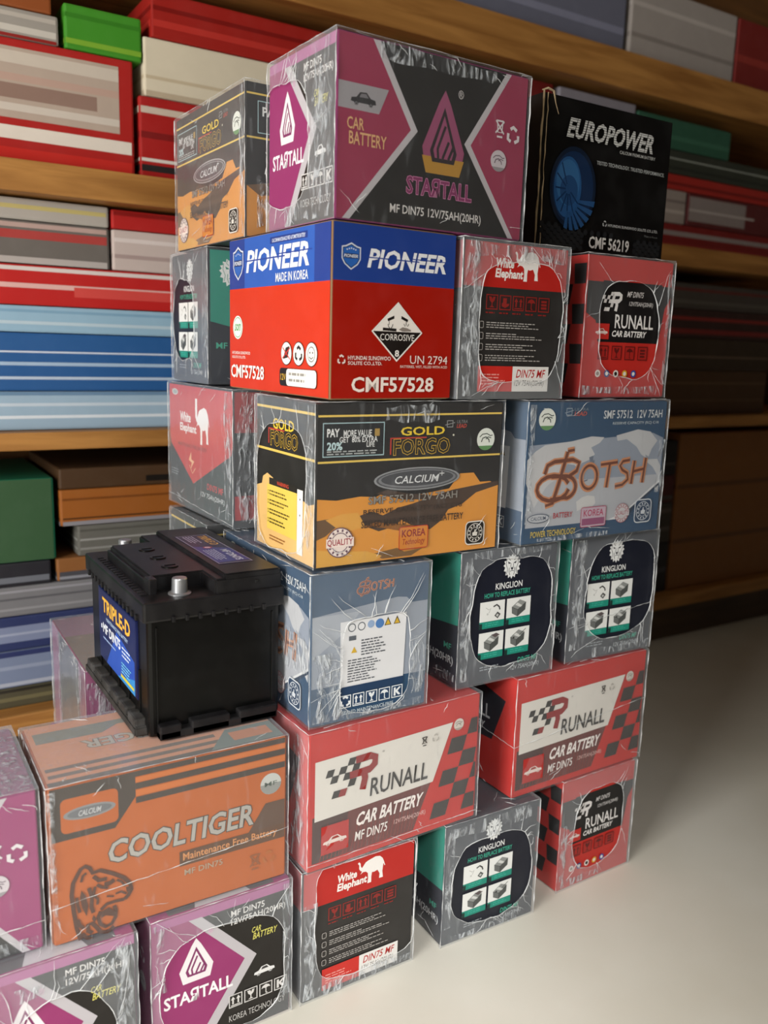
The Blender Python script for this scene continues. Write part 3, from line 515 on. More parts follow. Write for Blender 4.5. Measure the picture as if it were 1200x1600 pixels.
def botsh_word(a, box, br='#6e3c28', gl='#c98a62'):
    u0, v0, u1, v1 = box; k = (u1-u0)*a.w/.22
    Z = lambda x, y: (u0+x*(u1-u0), v0+y*(v1-v0))
    arc = lambda x, y, rx, ry, t0, t1, n=14: [Z(x+rx*math.cos(t0+(t1-t0)*i/n), y+ry*math.sin(t0+(t1-t0)*i/n)) for i in range(n+1)]
    S = [arc(.14, .30, .14, .22, PI*1.95, PI*.1), [Z(.12, .1), Z(.24, .12)]+arc(.24, .30, .10, .20, -PI*.4, PI*.5)+[Z(.12, .50)], [Z(.06, .55), Z(.08, .70), Z(.14, .76), Z(.30, .78), Z(.36, .72), Z(.34, .58), Z(.28, .50)], [Z(.25, .92), Z(.19, .40), Z(.14, .02)], [Z(.25, .93), Z(.31, .95)], [Z(.08, .0), Z(.15, .04)],
         arc(.46, .45, .072, .21, 0, 2*PI, 22), [Z(.56, .66), Z(.72, .69)], [Z(.645, .67), Z(.625, .24)], [Z(.84, .72), Z(.77, .70), Z(.745, .62), Z(.77, .54), Z(.82, .48), Z(.83, .36), Z(.78, .27), Z(.71, .25)], [Z(.885, .70), Z(.865, .27)], [Z(.995, .74), Z(.975, .28)], [Z(.875, .50), Z(.985, .54)]]
    for p in S: a.line(p, .0098*k, gl)
    for i, p in enumerate(S): a.line(p, (.0054 if i < 4 else .0040)*k, br)
def botsh_end(a):
    a.rect(0, 0, 1, 1, BBL); a.poly([(.01, .26), (.99, .24), (.99, .74), (.85, .74), (.80, .78), (.72, .79), (.01, .73)], '#8d95a2'); a.poly([(.01, .45), (.3, .62), (.40, .73), (.01, .73)], '#a2a8b2')
    botsh_word(a, (.37, .83, .68, .95), '#7a3e2a', '#d08858')
    a.poly([(.24, .235), (.785, .235), (.80, .68), (.235, .675)], '#d9dadd')
    a.disc(.33, .63, .0055, '#5a6068'); a.disc(.33, .63, .0042, '#d9dadd'); a.disc(.41, .63, .0055, '#5a6068'); a.disc(.41, .63, .0042, '#d9dadd'); a.disc(.565, .63, .0062, '#4e7ab4'); a.disc(.49, .635, .005, '#8fa6c6')
    for u in (.635, .715): a.poly([(u-.03, .61), (u+.03, .61), (u, .665)], '#3a3626'); a.poly([(u-.022, .614), (u+.022, .614), (u, .652)], '#cfa93c')
    a.rect(.305, .545, .365, .575, '#5a6068'); a.poly([(.325, .46), (.375, .46), (.35, .50)], '#cfa93c'); a.micro(.41, .43, .66, .545, 6, '#55595f', (.6, 1)); a.micro(.30, .26, .58, .42, 9, '#55595f', (.6, 1))
    a.rect(.24, .185, .785, .238, '#203a5a')
    for i, k in enumerate(('recycle', 'up', 'glass', 'rain', 'hook')): icon(a, .235+.112*i, .095, .0165, k, '#dfe4e8', '#203a5a')
    a.text('SEALED MAINTENANCE FREE', (.26, .05, .70, .075), '#b8c4cc', .01)
COR, CDK = '#ae5c2b', '#453d38'
def cool_long(a):
    a.rect(0, 0, 1, 1, COR); a.rect(0, .955, 1, 1, CDK)
    a.poly([(0, .66), (.25, .66), (.335, .83), (.335, 1), (0, 1)], CDK); a.rect(.045, .70, .265, .915, COR, .006)
    a.oval(.155, .81, .10, .042, ink('#8d8f92', .35, .4)); a.oval(.155, .81, .085, .030, '#6a6c70'); a.text('CALCIUM', (.11, .79, .20, .825), '#c0c2c4', .01, .2)
    a.rect(.335, .875, 1, .915, CDK); a.rect(.335, .785, 1, .825, CDK); a.rect(.335, .83, 1, .87, '#bd6a34'); a.rect(.335, .918, 1, .95, '#bd6a34')
    a.disc(.925, .69, .0135, '#b9bcb8'); a.poly([(.925+.0135*math.cos(t)/a.w, .69+.0135*math.sin(t)/a.h) for t in [PI+i*PI/8 for i in range(9)]], '#8a8d8a'); a.text('MF', (.895, .675, .955, .705), '#55605a', .012)
    a.text('COOLTIGER', (.215, .435, .855, .585), ink('#b4b2ae', .3, .45), .022, .12, rise=.0, outline='#4b453f', ot=.03)
    a.poly([(.82, .385), (1, .385), (1, .56), (.90, .56)], '#5a4438'); a.rect(.51, .285, 1, .385, '#5c4130'); a.text('Maintenance Free Battery', (.525, .305, .955, .37), '#c98a58', .012); a.text('MF DIN75', (.53, .215, .70, .255), '#a5917c', .014)
    icon(a, .81, .10, .022, 'bin', '#8c5636', fr=False); icon(a, .88, .12, .019, 'recycle', '#a8622f', fr=False)
    tiger(a, (.05, .01, .31, .47), '#51352a')
def cool_top(a):
    a.rect(0, 0, 1, 1, '#dc9c78'); a.rect(0, .0, 1, .07, '#6a625a')
    for v in (.12, .22): a.rect(.02, v, .72, v+.05, '#7d6f63')
    a.poly([(.66, .02), (1, .02), (1, .30), (.78, .30)], '#7f8a84'); a.rect(.78, .1, .96, .24, '#d08a64')
    a.poly([(.03, .68), (.30, .68), (.38, .78), (.96, .78), (.96, .86), (.03, .86)], '#8d8d80'); a.text('COOLTIGER', (.85, .60, .20, .46), '#c4bcae', .02, outline='#8a7a6a', ot=.03)
def euro_front(a):
    K = '#070708'; a.rect(0, 0, 1, 1, K)
    rr = random.Random(3)
    for j in range(7):
        for i in range(20):
            u = .03+.05*i+.025*(j % 2); v = .03+.022*j
            if u < .96 and not (.35 < u < .75 and v < .13) and v < .17-.05*u: a.disc(u, v, .0042, '#1d1f22', 6)
    for ru, rv, c in ((.17, .27, '#0e1c30'), (.15, .24, '#12294a')): a.oval(.24, .42, ru, rv, c)
    a.oval(.20, .42, .10, .20, '#234f80'); a.oval(.20, .45, .085, .15, '#2f6090'); a.oval(.21, .40, .065, .10, '#1f4470')
    for k in range(8):
        t = 2.2+k*.5; a.line([(.205+.02*math.cos(t), .41+.035*math.sin(t)), (.205+.095*math.cos(t), .42+.19*math.sin(t))], .0022, '#14325a')
    for k in range(7):
        t = -1.9+k*.26; a.poly([(.22+.06*math.cos(t), .36+.10*math.sin(t)), (.22+.06*math.cos(t+.2), .36+.10*math.sin(t+.2)), (.24+.17*math.cos(t+.16), .40+.26*math.sin(t+.16)), (.24+.17*math.cos(t), .40+.26*math.sin(t))], '#224a78')
    a.text('EUROPOWER', (.165, .74, .86, .87), '#c9cac8', .035, .25)
    for k in range(8): v = .75+.0155*k; a.line([(.14, v), (.88, v)], .0006, K)
    a.text('CALCIUM PREMIUM BATTERY', (.57, .70, .86, .722), '#b4b6b4', .012); a.text('TESTED TECHNOLOGY. TRUSTED PERFORMANCE.', (.40, .60, .945, .625), '#aeb2b2', .012)
    icon(a, .475, .19, .0095, 'recycle', '#b8baba', fr=False); a.text('HYUNDAI SUNGWOO SOLITE CO.,LTD.', (.52, .195, .93, .217), '#b8baba', .012); a.text('Made in Korea', (.82, .16, .93, .175), '#6a6c6c', .0)
    a.text('CMF 56219', (.38, .035, .70, .12), '#d6d6d2', .022)
def plain(c): return lambda a: a.rect(0, 0, 1, 1, c)

# ------------------------------------------------------------------ carton and its wrap
def frames(sx, sy, h, e=0.0):
    a, b = sx/2+e, sy/2+e
    return {'front': ((-a, -b, -e*0), (1, 0, 0), (0, 0, 1), (0, -1, 0), 2*a, h+e), 'left': ((-a, b, 0), (0, -1, 0), (0, 0, 1), (-1, 0, 0), 2*b, h+e),
            'right': ((a, -b, 0), (0, 1, 0), (0, 0, 1), (1, 0, 0), 2*b, h+e), 'back': ((a, b, 0), (-1, 0, 0), (0, 0, 1), (0, 1, 0), 2*a, h+e), 'top': ((-a, -b, h+e), (1, 0, 0), (0, 1, 0), (0, 0, 1), 2*a, 2*b)}
def sag(r):
    ph = [r.uniform(0, 6.28) for _ in range(6)]; q = [r.uniform(8, 26) for _ in range(6)]
    return lambda x, y: sum(math.sin(q[i]*x*(1 if i % 2 else .4)*4+q[5-i]*y*3+ph[i]) for i in range(6))/6
def gather(mb, fr, u0, v0, u1, v1, r):
    """strip of bunched film lying on the wrap"""
    O, eu, ev, n, w, h = fr; O, eu, ev, n = Vector(O), Vector(eu), Vector(ev), Vector(n); A = max(4, int((u1-u0)*w/.004)); B = max(4, int((v1-v0)*h/.006)); s_ = sag(r); vs_ = []
    tall = (v1-v0)*h > (u1-u0)*w; ja = r.uniform(0, 6)
    for j in range(B+1):
        for i in range(A+1):
            x, y = i/A, j/B
            if tall: x = .5+(x-.5)*(.78+.22*math.sin(y*9+ja)*math.sin(y*4+1))
            else: y = .5+(y-.5)*(.78+.22*math.sin(x*9+ja)*math.sin(x*4+1))
            u, v = u0+(u1-u0)*x, v0+(v1-v0)*y; e = min(1, 4*min(i/A, 1-i/A, j/B, 1-j/B))
            vs_.append(O+eu*(u*w)+ev*(v*h)+n*(.0007+e*(.0004+.0006*s_(u*60, v*60))))
    mb.add(vs_, [(j*(A+1)+i, j*(A+1)+i+1, (j+1)*(A+1)+i+1, (j+1)*(A+1)+i) for j in range(B) for i in range(A)], crumple())
def wrap_face(mb, fr, haze, hole, r, amp=.0011, creases=7):
    O, eu, ev, n, w, h = fr; haze = round(haze*.5, 3); O, eu, ev, n = Vector(O), Vector(eu), Vector(ev), Vector(n); s_ = sag(r); mat = film(haze, 'clear_film')
    def P(u, v, lift=0.0):
        edge = min(1, min(u, 1-u, v, 1-v)*12); return O+eu*(u*w)+ev*(v*h)+n*(max(-.0006, s_(u*w*10, v*h*10)*amp)*edge+lift)
    if not hole:
        A, B = 22, 16; vs_ = [P(i/A, j/B) for j in range(B+1) for i in range(A+1)]
        mb.add(vs_, [(j*(A+1)+i, j*(A+1)+i+1, (j+1)*(A+1)+i+1, (j+1)*(A+1)+i) for j in range(B) for i in range(A)], mat)
        for _ in range(creases):
            u, v = r.uniform(.05, .95), r.choice((r.uniform(.02, .12), r.uniform(.88, .98))); L_ = r.uniform(.04, .16); t = r.uniform(-.8, .8)+(PI/2 if r.random() < .4 else 0)
            pts = [P(min(.99, max(.01, u+L_*k/5*math.cos(t)+r.uniform(-.006, .006))), min(.99, max(.01, v+L_*k/5*math.sin(t))), .0004) for k in range(6)]
            mb.tube(pts, [.0001, .00035, .0004, .0004, .0003, .0001], fold(), n=4)
        return
    u0, v0, u1, v1, ex = hole; cu, cv = (u0+u1)/2, (v0+v1)/2; ru, rv = (u1-u0)/2, (v1-v0)/2
    angs = [2*PI*i/56 for i in range(56)]+[math.atan2((y-cv)/rv, (x-cu)/ru) % (2*PI) for x in (0, 1) for y in (0, 1)]; angs = sorted(angs)
    ja = [r.uniform(0, 6.28) for _ in range(4)]; rim = []; rings = [[] for _ in range(7)]
    for t in angs:
        c, s2 = math.cos(t), math.sin(t); k = (abs(c)**ex+abs(s2)**ex)**(-1/ex)
        j = 1+.03*math.sin(2*t+ja[0])+.016*math.sin(5*t+ja[1])+.008*math.sin(9*t+ja[2])+.006*math.sin(17*t+ja[3])
        hu, hv = cu+ru*k*j*c, cv+rv*k*j*s2
        dx, dy = ru*c, rv*s2; m = min([(1-cu)/dx if dx > 1e-9 else 9e9, -cu/dx if dx < -1e-9 else 9e9, (1-cv)/dy if dy > 1e-9 else 9e9, -cv/dy if dy < -1e-9 else 9e9])
        qu, qv = cu+dx*m, cv+dy*m; hu, hv = min(.985, max(.015, hu)), min(.985, max(.015, hv))
        for g in range(7):
            f = g/6; lift = .0014*(1-f)**3
            rings[g].append(P(hu+(qu-hu)*f, hv+(qv-hv)*f, lift))
        rim.append(P(hu, hv, .0015))
    k = len(angs); vs_ = [p for g in rings for p in g]
    mb.add(vs_, [(g*k+i, (g+1)*k+i, (g+1)*k+(i+1) % k, g*k+(i+1) % k) for g in range(6) for i in range(k)], mat)
    mb.tube(rim, [.00025+.0006*abs(math.sin(i*.23+ja[2]))*r.uniform(.5, 1.2) for i in range(k)], fold(), True)
    for _ in range(creases*2):
        i = r.randrange(k); a = rings[0][i]; b = rings[6][(i+r.randint(-3, 3)) % k]; e = r.uniform(.4, .97); c = (b-a)*e
        side = n.cross(c); side = side.normalized() if side.length > 1e-6 else Vector()
        pts = [a+c*q+side*(.004*math.sin(q*3.1+i)*r.uniform(.3, 1))+n*.0004 for q in (0, .2, .4, .6, .8, 1)]
        mb.tube(pts, [.0005, .0004, .0004, .0003, .0003, .0001], fold(), n=4)
COUNT = [0]
def carton(label, x, y, yaw, z, sx, sy, h, base, arts, wrap=None, group=None, bev=.0035, edge=True, gathers={}, seams=()):
    """cardboard box whose near lower corner stands at (x, y, z)"""
    COUNT[0] += 1; r = random.Random(COUNT[0]*13+5); th = math.radians(yaw); ca, sa = math.cos(th), math.sin(th)
    root = thing('battery_carton', label, 'box', (x+ca*sx/2-sa*sy/2, y+sa*sx/2+ca*sy/2, z), th, group)
    e = .0030 if wrap else 0.0; cx, cy, ch = sx-2*e, sy-2*e, h-e-.0006
    mb = MB(); mb.box((-cx/2, -cy/2, 0), (cx/2, cy/2, ch), ink(base, .5), bev)
    fr = frames(cx, cy, ch)
    for f in ('front', 'left', 'right', 'back', 'top'):
        if f in arts: arts[f](Art(mb, *fr[f]))
    mb.build('printed_carton', root)
    if wrap:
        w = MB(); fw = frames(cx, cy, ch, .0022)
        for f in ('front', 'left', 'right', 'back', 'top'):
            for q in gathers.get(f, ()): gather(w, fw[f], *q, r)
            hz, hole = wrap.get(f, wrap.get('rest', (.12, None))); wrap_face(w, fw[f], hz, hole, r, creases=wrap.get('creases', 7))
        for f, v, dv in seams:
            O_, eu_, ev_, n_, w_, h_ = [Vector(q) if isinstance(q, tuple) else q for q in fw[f]]
            w.tube([O_+eu_*(w_*i/24)+ev_*(h_*(v+dv*i/24+r.uniform(-.004, .004)))+n_*.0008 for i in range(25)], [.0002+.0004*r.random() for _ in range(25)], fold(), n=4)
        if edge:
            a, b = cx/2+.0021, cy/2+.0021
            for px, py in ((-a, -b), (a, -b), (-a, b)):
                zz = [ch*i/14 for i in range(15)]; w.tube([(px+r.uniform(-.0007, .0003)*(1 if px < 0 else -1), py+r.uniform(-.0003, .0007), q) for q in zz], [.0002+.0009*r.random()**2 for _ in zz], fold(), n=5)
            w.tube([(-a+2*a*i/16, -b, ch+.0019+r.uniform(-.0006, .0004)) for i in range(17)], [.0001+.0006*r.random()**2 for _ in range(17)], fold(), n=5)
            w.tube([(-a, -b+2*b*i/16, ch+.0019+r.uniform(-.0006, .0004)) for i in range(17)], [.0001+.0006*r.random()**2 for _ in range(17)], fold(), n=5)
        w.build('plastic_wrap', root, True)
    return root

# ------------------------------------------------------------------ the room
def floor_mat():
    m, nt, N, L = nodes('pale_terrazzo'); out = N('ShaderNodeOutputMaterial'); p = N('ShaderNodeBsdfPrincipled'); L(p.outputs[0], out.inputs[0])
    tc = N('ShaderNodeTexCoord'); a = N('ShaderNodeTexNoise'); a.inputs['Scale'].default_value = 2.2; a.inputs['Detail'].default_value = 6; L(tc.outputs['Object'], a.inputs['Vector'])
    r = N('ShaderNodeValToRGB'); r.color_ramp.elements[0].position = .35; r.color_ramp.elements[1].position = .7; r.color_ramp.elements[0].color = lin('#cfcabb'); r.color_ramp.elements[1].color = lin('#dedbd0')
    L(a.outputs['Fac'], r.inputs[0]); L(r.outputs[0], p.inputs['Base Color']); p.inputs['Roughness'].default_value = .38; return m
def wall_mat(h, name):
    m, nt, N, L = nodes(name); out = N('ShaderNodeOutputMaterial'); p = N('ShaderNodeBsdfPrincipled'); L(p.outputs[0], out.inputs[0])
    tc = N('ShaderNodeTexCoord'); a = N('ShaderNodeTexNoise'); a.inputs['Scale'].default_value = 6; L(tc.outputs['Object'], a.inputs['Vector'])
    mx = N('ShaderNodeMixRGB'); c = lin(h); mx.inputs[1].default_value = c; mx.inputs[2].default_value = (c[0]*.85, c[1]*.85, c[2]*.85, 1); L(a.outputs['Fac'], mx.inputs[0]); L(mx.outputs[0], p.inputs['Base Color']); p.inputs['Roughness'].default_value = .8; return m
m = MB(); m.box((-4, -5, -.1), (4, 1.2, 0), floor_mat()); struct(m.build('floor'))
m = MB(); m.box((-4, 1.1, 0), (4, 1.2, 2.7), wall_mat('#6a5f55', 'dull_plaster')); struct(m.build('wall_back'))
m = MB(); m.box((3.2, -5, 0), (3.3, 1.1, 2.7), wall_mat('#6a5f55', 'dull_plaster_side')); struct(m.build('wall_right'))
FW = wall_mat('#7c7266', 'front_plaster'); m = MB(); m.box((-1.75, -1.7, 1.95), (-.45, -1.6, 2.7), FW); m.box((-2.6, -1.7, 0), (-1.75, -1.6, 2.7), FW); m.box((-.45, -1.7, 0), (3.2, -1.6, 2.7), FW); struct(m.build('shade_wall_front'))  # unseen wall added to shade the upper fronts; its opening shapes the light
m = MB(); m.box((-2.6, -.35, 0), (-2.5, 1.1, 2.7), FW); m.box((-2.6, -1.6, 2.15), (-2.5, -.35, 2.7), FW); struct(m.build('shade_wall_left'))  # unseen wall added to dim the interior, open only for the doorway light
m = MB(); m.box((-4, -1.7, 2.7), (4, 1.2, 2.8), wall_mat('#8c857a', 'dull_ceiling')); struct(m.build('ceiling'))

# ------------------------------------------------------------------ the front stack
Z = [0, .1910, .3795, .5751, .7755, .9749, 1.1732]
def H(t): return Z[t+1]-Z[t]-.0004
def put(label, kind, t, x, y, yaw, sx, sy, h=None, **k):
    base, arts, group = KIND[kind]; arts = dict(arts); arts.update(k.pop('arts', {}))
    return carton(label, x, y, yaw, Z[t], sx, sy, h or H(t), k.pop('base', base), arts, k.pop('wrap', None), group, **k)
KIND = {'startL': (PUR, dict(front=startall_long, left=startall_end, right=startall_end, top=startall_top, back=plain(PUR)), 'purple and black cartons'),
        'startE': (PUR, dict(front=startall_end, left=startall_side, right=startall_side, top=startall_top), 'purple and black cartons'),
        'goldL': (DSK, dict(front=gold_long, left=gold_end, right=gold_side), 'black and gold desert cartons'),
        'goldS': (DSK, dict(front=gold_side, left=gold_long, right=gold_side), 'black and gold desert cartons'),
        'kingE': (NAVY, dict(front=king_end, left=king_long, right=king_long), 'navy and teal cartons'),
        'kingF': (NAVY, dict(front=king_long, left=king_end, right=king_end), 'navy and teal cartons'),
        'weE': ('#2c2a29', dict(front=we_end, left=we_side, right=we_side, top=plain('#6d2422')), 'red and black elephant cartons'),
        'weS': ('#33383d', dict(front=we_side, left=we_long, right=we_side), 'red and black elephant cartons'),
        'runL': (RRED, dict(front=run_long, left=run_left_end, right=run_end), 'red chequered cartons'),
        'runE': (RRED, dict(front=run_end, left=run_side, right=run_side), 'red chequered cartons'),
        'botL': (BBL, dict(front=botsh_long, left=botsh_end, right=botsh_end), 'blue world map cartons'),
        'botE': (BBL, dict(front=botsh_end, left=botsh_long, right=botsh_long), 'blue world map cartons'),
        'pio': ('#8d6f50', dict(front=pioneer_end, left=pioneer_long, right=pioneer_long, top=plain(PBLU)), 'plain open stock cartons'),
        'euro': ('#070708', dict(front=euro_front, left=plain('#0b0b0d'), right=plain('#0b0b0d')), 'plain open stock cartons'),
        'cool': (COR, dict(front=cool_long, top=cool_top, left=plain(COR), right=plain(COR)), 'orange cartons')}
# floor row
put('purple and black carton in the bottom left corner of the photo, film torn open', 'startE', 0, -.5542, -.1286, 0, .1734, .276, gathers=dict(front=((.84, .1, .98, .95), (.25, .78, .85, .88))), wrap=dict(front=(.30, (.12, -.25, .86, .74, 2.6)), rest=(.22, None), creases=12))
put('purple and black carton under the orange tiger carton, white triangle emblem showing', 'startE', 0, -.3669, -.1242, .3, .1805, .276, gathers=dict(front=((.92, .15, .99, .97), (.02, .5, .1, .97))), wrap=dict(front=(.28, (.07, .03, .93, .84, 3.2)), rest=(.22, None), creases=9))
put('red topped black elephant carton on the floor with torn film along its foot', 'weE', 0, -.1754, -.1236, -.17, .1752, .276, gathers=dict(front=((.01, .03, .13, .75), (.1, .01, .98, .1))), wrap=dict(front=(.30, (.10, .12, 1.02, 1.05, 5.0)), left=(.34, None), rest=(.14, None), creases=6))
put('navy lion carton on the floor, between the elephant carton and the lowest red carton', 'kingE', 0, .0454, -.1245, -1.54, .1715, .276, gathers=dict(front=((.01, .15, .1, .97), (.05, .86, .9, .985), (.1, .01, .8, .08))), wrap=dict(front=(.30, (.09, .10, .92, .83, 2.8)), rest=(.22, None), left=(.10, None), creases=9))
put('red chequered carton on the floor at the right foot of the stack', 'runE', 0, .2774, -.1117, .82, .167, .276, gathers=dict(front=((.05, .02, .6, .1), (.01, .1, .1, .6))), wrap=dict(front=(.33, (.17, .14, .84, .86, 3.0)), left=(.08, None), rest=(.16, None), creases=6))
# second row
put('purple carton cut off by the left edge of the photo, beside the orange tiger carton', 'startL', 1, -.7490, -.110, 0, .2759, .1734, arts=dict(front=lambda a: startall_long(a, PUR)), gathers=dict(top=((.86, .02, .99, .98),), front=((.02, .02, .99, .12),)), seams=(('front', .16, .02),), wrap=dict(front=(.14, None), top=(.55, None), rest=(.3, None), creases=10))
put('orange carton with a roaring tiger head, carrying the bare black battery', 'cool', 1, -.4700, -.116, -.52, .2790, .1662, gathers=dict(front=((.0, .05, .035, .97),)), seams=(('front', .25, .10),), wrap=dict(front=(.07, None), top=(.36, None), left=(.3, None), rest=(.2, None), creases=6))
put('red and white chequered carton standing directly beside the orange tiger carton', 'runL', 1, -.1733, -.1328, 1.8, .2728, .1734, gathers=dict(left=((.72, .05, .98, .95),)), seams=(('front', .06, .0),), wrap=dict(front=(.14, None), left=(.34, None), rest=(.16, None), creases=5))
put('red and white chequered carton at the right end, one row above the floor', 'runL', 1, .1692, -.1151, .99, .278, .1734, seams=(('front', .44, .12), ('left', .5, -.06)), wrap=dict(front=(.12, None), left=(.05, None), rest=(.16, None), creases=5))
# third row
put('blue carton end on beside the bare black battery, film over a white warning sheet', 'botE', 2, -.1690, -.1238, -.4, .1742, .280, gathers=dict(front=((.02, .03, .28, .48), (.3, .01, .95, .07), (.82, .1, .97, .5)), left=((.7, .3, .98, .6),)), wrap=dict(front=(.24, (.24, .05, .83, .68, 4.5)), left=(.10, None), rest=(.16, None), creases=14))
put('navy lion carton right beside the blue carton with the white warning sheet', 'kingE', 2, .0639, -.1072, -.74, .175, .276, gathers=dict(front=((.01, .05, .12, .95), (.12, .93, .9, .99)), left=((.82, .03, .98, .12),)), wrap=dict(left=(.08, None), front=(.29, (.12, .11, .93, .93, 3.2)), rest=(.16, None), creases=9))
put('navy lion carton directly under the blue world map carton, third row up', 'kingE', 2, .2700, -.1021, -2.29, .1787, .276, gathers=dict(front=((.02, .1, .16, .97), (.3, .01, .97, .09))), seams=(('front', .28, .12),), wrap=dict(left=(.08, None), front=(.29, (.17, .16, .97, .93, 3.0)), rest=(.16, None), creases=9))
# fourth row
put('black and gold desert carton with a silver oval, in the middle of the stack', 'goldL', 3, -.1600, -.1131, -.03, .2812, .1743, gathers=dict(left=((.86, .1, .99, .97),), front=((.34, .86, .62, .985),)), wrap=dict(front=(.05, None), left=(.26, (.06, .02, .88, .84, 3.4)), rest=(.16, None), creases=10))
put('blue world map carton with large brown lettering, at the right of the fourth row up', 'botL', 3, .1544, -.1192, -.61, .2753, .1734, gathers=dict(front=((.005, .15, .055, .97), (.93, .3, .99, .7), (.1, .01, .6, .05))), wrap=dict(front=(.08, None), left=(.20, None), rest=(.16, None), creases=8))
# fifth row
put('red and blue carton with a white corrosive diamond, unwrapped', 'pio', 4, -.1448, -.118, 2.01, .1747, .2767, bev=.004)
put('red topped black elephant carton in torn film beside the corrosive diamond carton', 'weE', 4, .0366, -.117, -1.05, .1756, .276, gathers=dict(front=((.01, .02, .17, .98), (.1, .88, .95, .985))), wrap=dict(front=(.30, (.17, .10, .93, .88, 4.0)), left=(.40, None), rest=(.2, None), creases=14))
put('red chequered carton in torn film under the all black carton with a blue turbine', 'runE', 4, .2590, -.1042, -1.47, .1728, .276, gathers=dict(front=((.02, .02, .9, .09), (.92, .1, .99, .9))), wrap=dict(front=(.16, (.16, .14, .84, .83, 3.0)), left=(.06, None), rest=(.12, None), creases=6))
# top row
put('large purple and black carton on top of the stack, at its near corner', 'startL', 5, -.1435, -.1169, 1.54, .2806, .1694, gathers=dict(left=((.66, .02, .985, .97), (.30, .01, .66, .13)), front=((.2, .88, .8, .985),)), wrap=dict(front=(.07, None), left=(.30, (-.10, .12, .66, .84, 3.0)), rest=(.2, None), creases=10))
b = put('all black carton with a blue turbine picture, at the top right of the stack', 'euro', 5, .1892, -.0723, .16, .2512, .1734, bev=.006)
mb = MB(); r = random.Random(4); tm = wood('#8f7a5c', '#c9b592', 'bare_cardboard')
hx, hy, hh = .2512/2, .1734/2, H(5)
mb.tube([(-hx-.001+r.uniform(-.0008, .0008), -hy-.0012, .002+(hh-.002)*i/18) for i in range(19)], [.0007+.0009*r.random() for _ in range(19)], tm)
mb.tube([(-hx+.007+r.uniform(-.001, .001), -hy-.0010, .004+(hh-.006)*i/18) for i in range(19)], [.0004+.0007*r.random() for _ in range(19)], tm)
mb.tube([(-hx-.002, -hy+.001, hh), (-hx+.006, -hy-.001, hh+.003), (-hx+.016, -hy-.001, hh+.001), (-hx+.020, -hy-.002, hh-.014), (-hx+.026, -hy-.002, hh-.026)], [.001, .0016, .0014, .0008, .0004], tm)
o = mb.build('torn_edge', b); o['label'] = 'frayed bare cardboard edge'
# second file, behind the near corner
put('black and gold desert carton at the top left, behind the large purple and black carton', 'goldS', 5, -.1509, .1142, .66, .1734, .2693, gathers=dict(left=((.93, .02, .995, .97),), front=((.1, .05, .9, .4),)), wrap=dict(left=(.16, None), rest=(.16, None), creases=9))
put('navy lion carton wrapped in grey film behind the corrosive diamond carton', 'kingF', 4, -.1567, .2382, -.45, .2759, .1715, gathers=dict(left=((.86, .05, .99, .97),)), wrap=dict(left=(.36, (.10, .16, .66, .80, 2.6)), rest=(.16, None), creases=8))
put('film wrapped black carton with a red shield and white elephant, at the left side', 'weS', 3, -.1584, .1403, 1.34, .1734, .2666, gathers=dict(left=((.88, .05, .99, .97),), front=((.02, .05, .3, .97),)), seams=(('left', .08, -.06),), wrap=dict(left=(.26, None), front=(.30, None), rest=(.2, None), creases=12))
put('black and gold desert carton mostly hidden behind the bare black battery', 'goldL', 2, -.1786, .1928, -.34, .2759, .1743, wrap=dict(left=(.30, (.25, .1, .8, .72, 2.5)), rest=(.16, None), creases=7))
# cartons that carry the second file and the purple one behind the battery
put('red chequered carton in the second row up, hidden behind the front row', 'runL', 1, -.1740, .165, 0, .2759, .1734)
put('red chequered carton on the floor, hidden behind the front row', 'runL', 0, -.1740, .165, 0, .2759, .1734)
put('purple and black carton on the floor behind the orange tiger carton', 'startE', 0, -.358, .195, 0, .175, .276)
carton('purple carton in crumpled film standing behind the bare black battery', -.358, .196, -1.2, Z[1], .172, .270, H(1), PUR, dict(front=plain(PUR), left=lambda a: (a.rect(0, 0, 1, 1, PUR), a.rect(.22, 0, .80, 1, '#4a4548')), top=lambda a: (a.rect(0, 0, 1, 1, '#a4809a'), a.rect(0, .0, 1, .62, '#8a8078'), icon(a, .30, .76, .022, 'recycle', '#e0d8dc', fr=False))), gathers=dict(left=((.2, .02, .34, .97), (.75, .02, .9, .97)), front=((.0, .1, .5, .9),)), wrap=dict(left=(.42, None), top=(.40, None), front=(.2, None), rest=(.2, None), creases=16), group='purple and black cartons')

# ------------------------------------------------------------------ the bare battery
bt = thing('car_battery', 'bare black car battery with a blue side sticker, standing on the orange tiger carton', 'battery', (-.345, -.060, Z[2]), 0)
PL = ink('#070707', .30, 0, .05, 40, .3); PL2 = ink('#121113', .38, 0, .25, 30); DUST = ink('#2c2a28', .6, 0, .7, 45)
X, Y = .171, .268
m = MB(); m.box((.003, .003, 0), (X-.003, Y-.003, .150), PL, .005)
for i in range(5): m.box((.0012, .035+.045*i, .02), (.0042, .0375+.045*i, .075), PL, .0008)
m.box((.012, .0012, .012), (.0145, .0042, .135), PL, .0008); m.box((X-.0145, .0012, .012), (X-.012, .0042, .135), PL, .0008)
m.build('case', bt)
lid = MB(); lid.box((-.003, -.003, .142), (X+.001, Y+.003, .166), PL2, .003)
lid.prism([(.084, .0), (X-.002, .0), (X-.002, Y), (.072, Y), (.072, Y-.044), (.020, Y-.044), (.020, .046), (.084, .046)], .160, .184, PL2, .0022)
lid.prism([(.096, .0008), (X-.003, .0008), (X-.003, Y-.001), (.096, Y-.001)], .176, .189, PL2, .0016)
lid.box((.014, .030, .160), (.024, .050, .184), PL2, .0016); lid.box((.016, .046, .160), (.022, Y-.044, .178), PL2, .0012)
for i in range(18): lid.box((.004, .03+.0115*i, .165), (.012, .036+.0115*i, .1675), PL2, .0006)
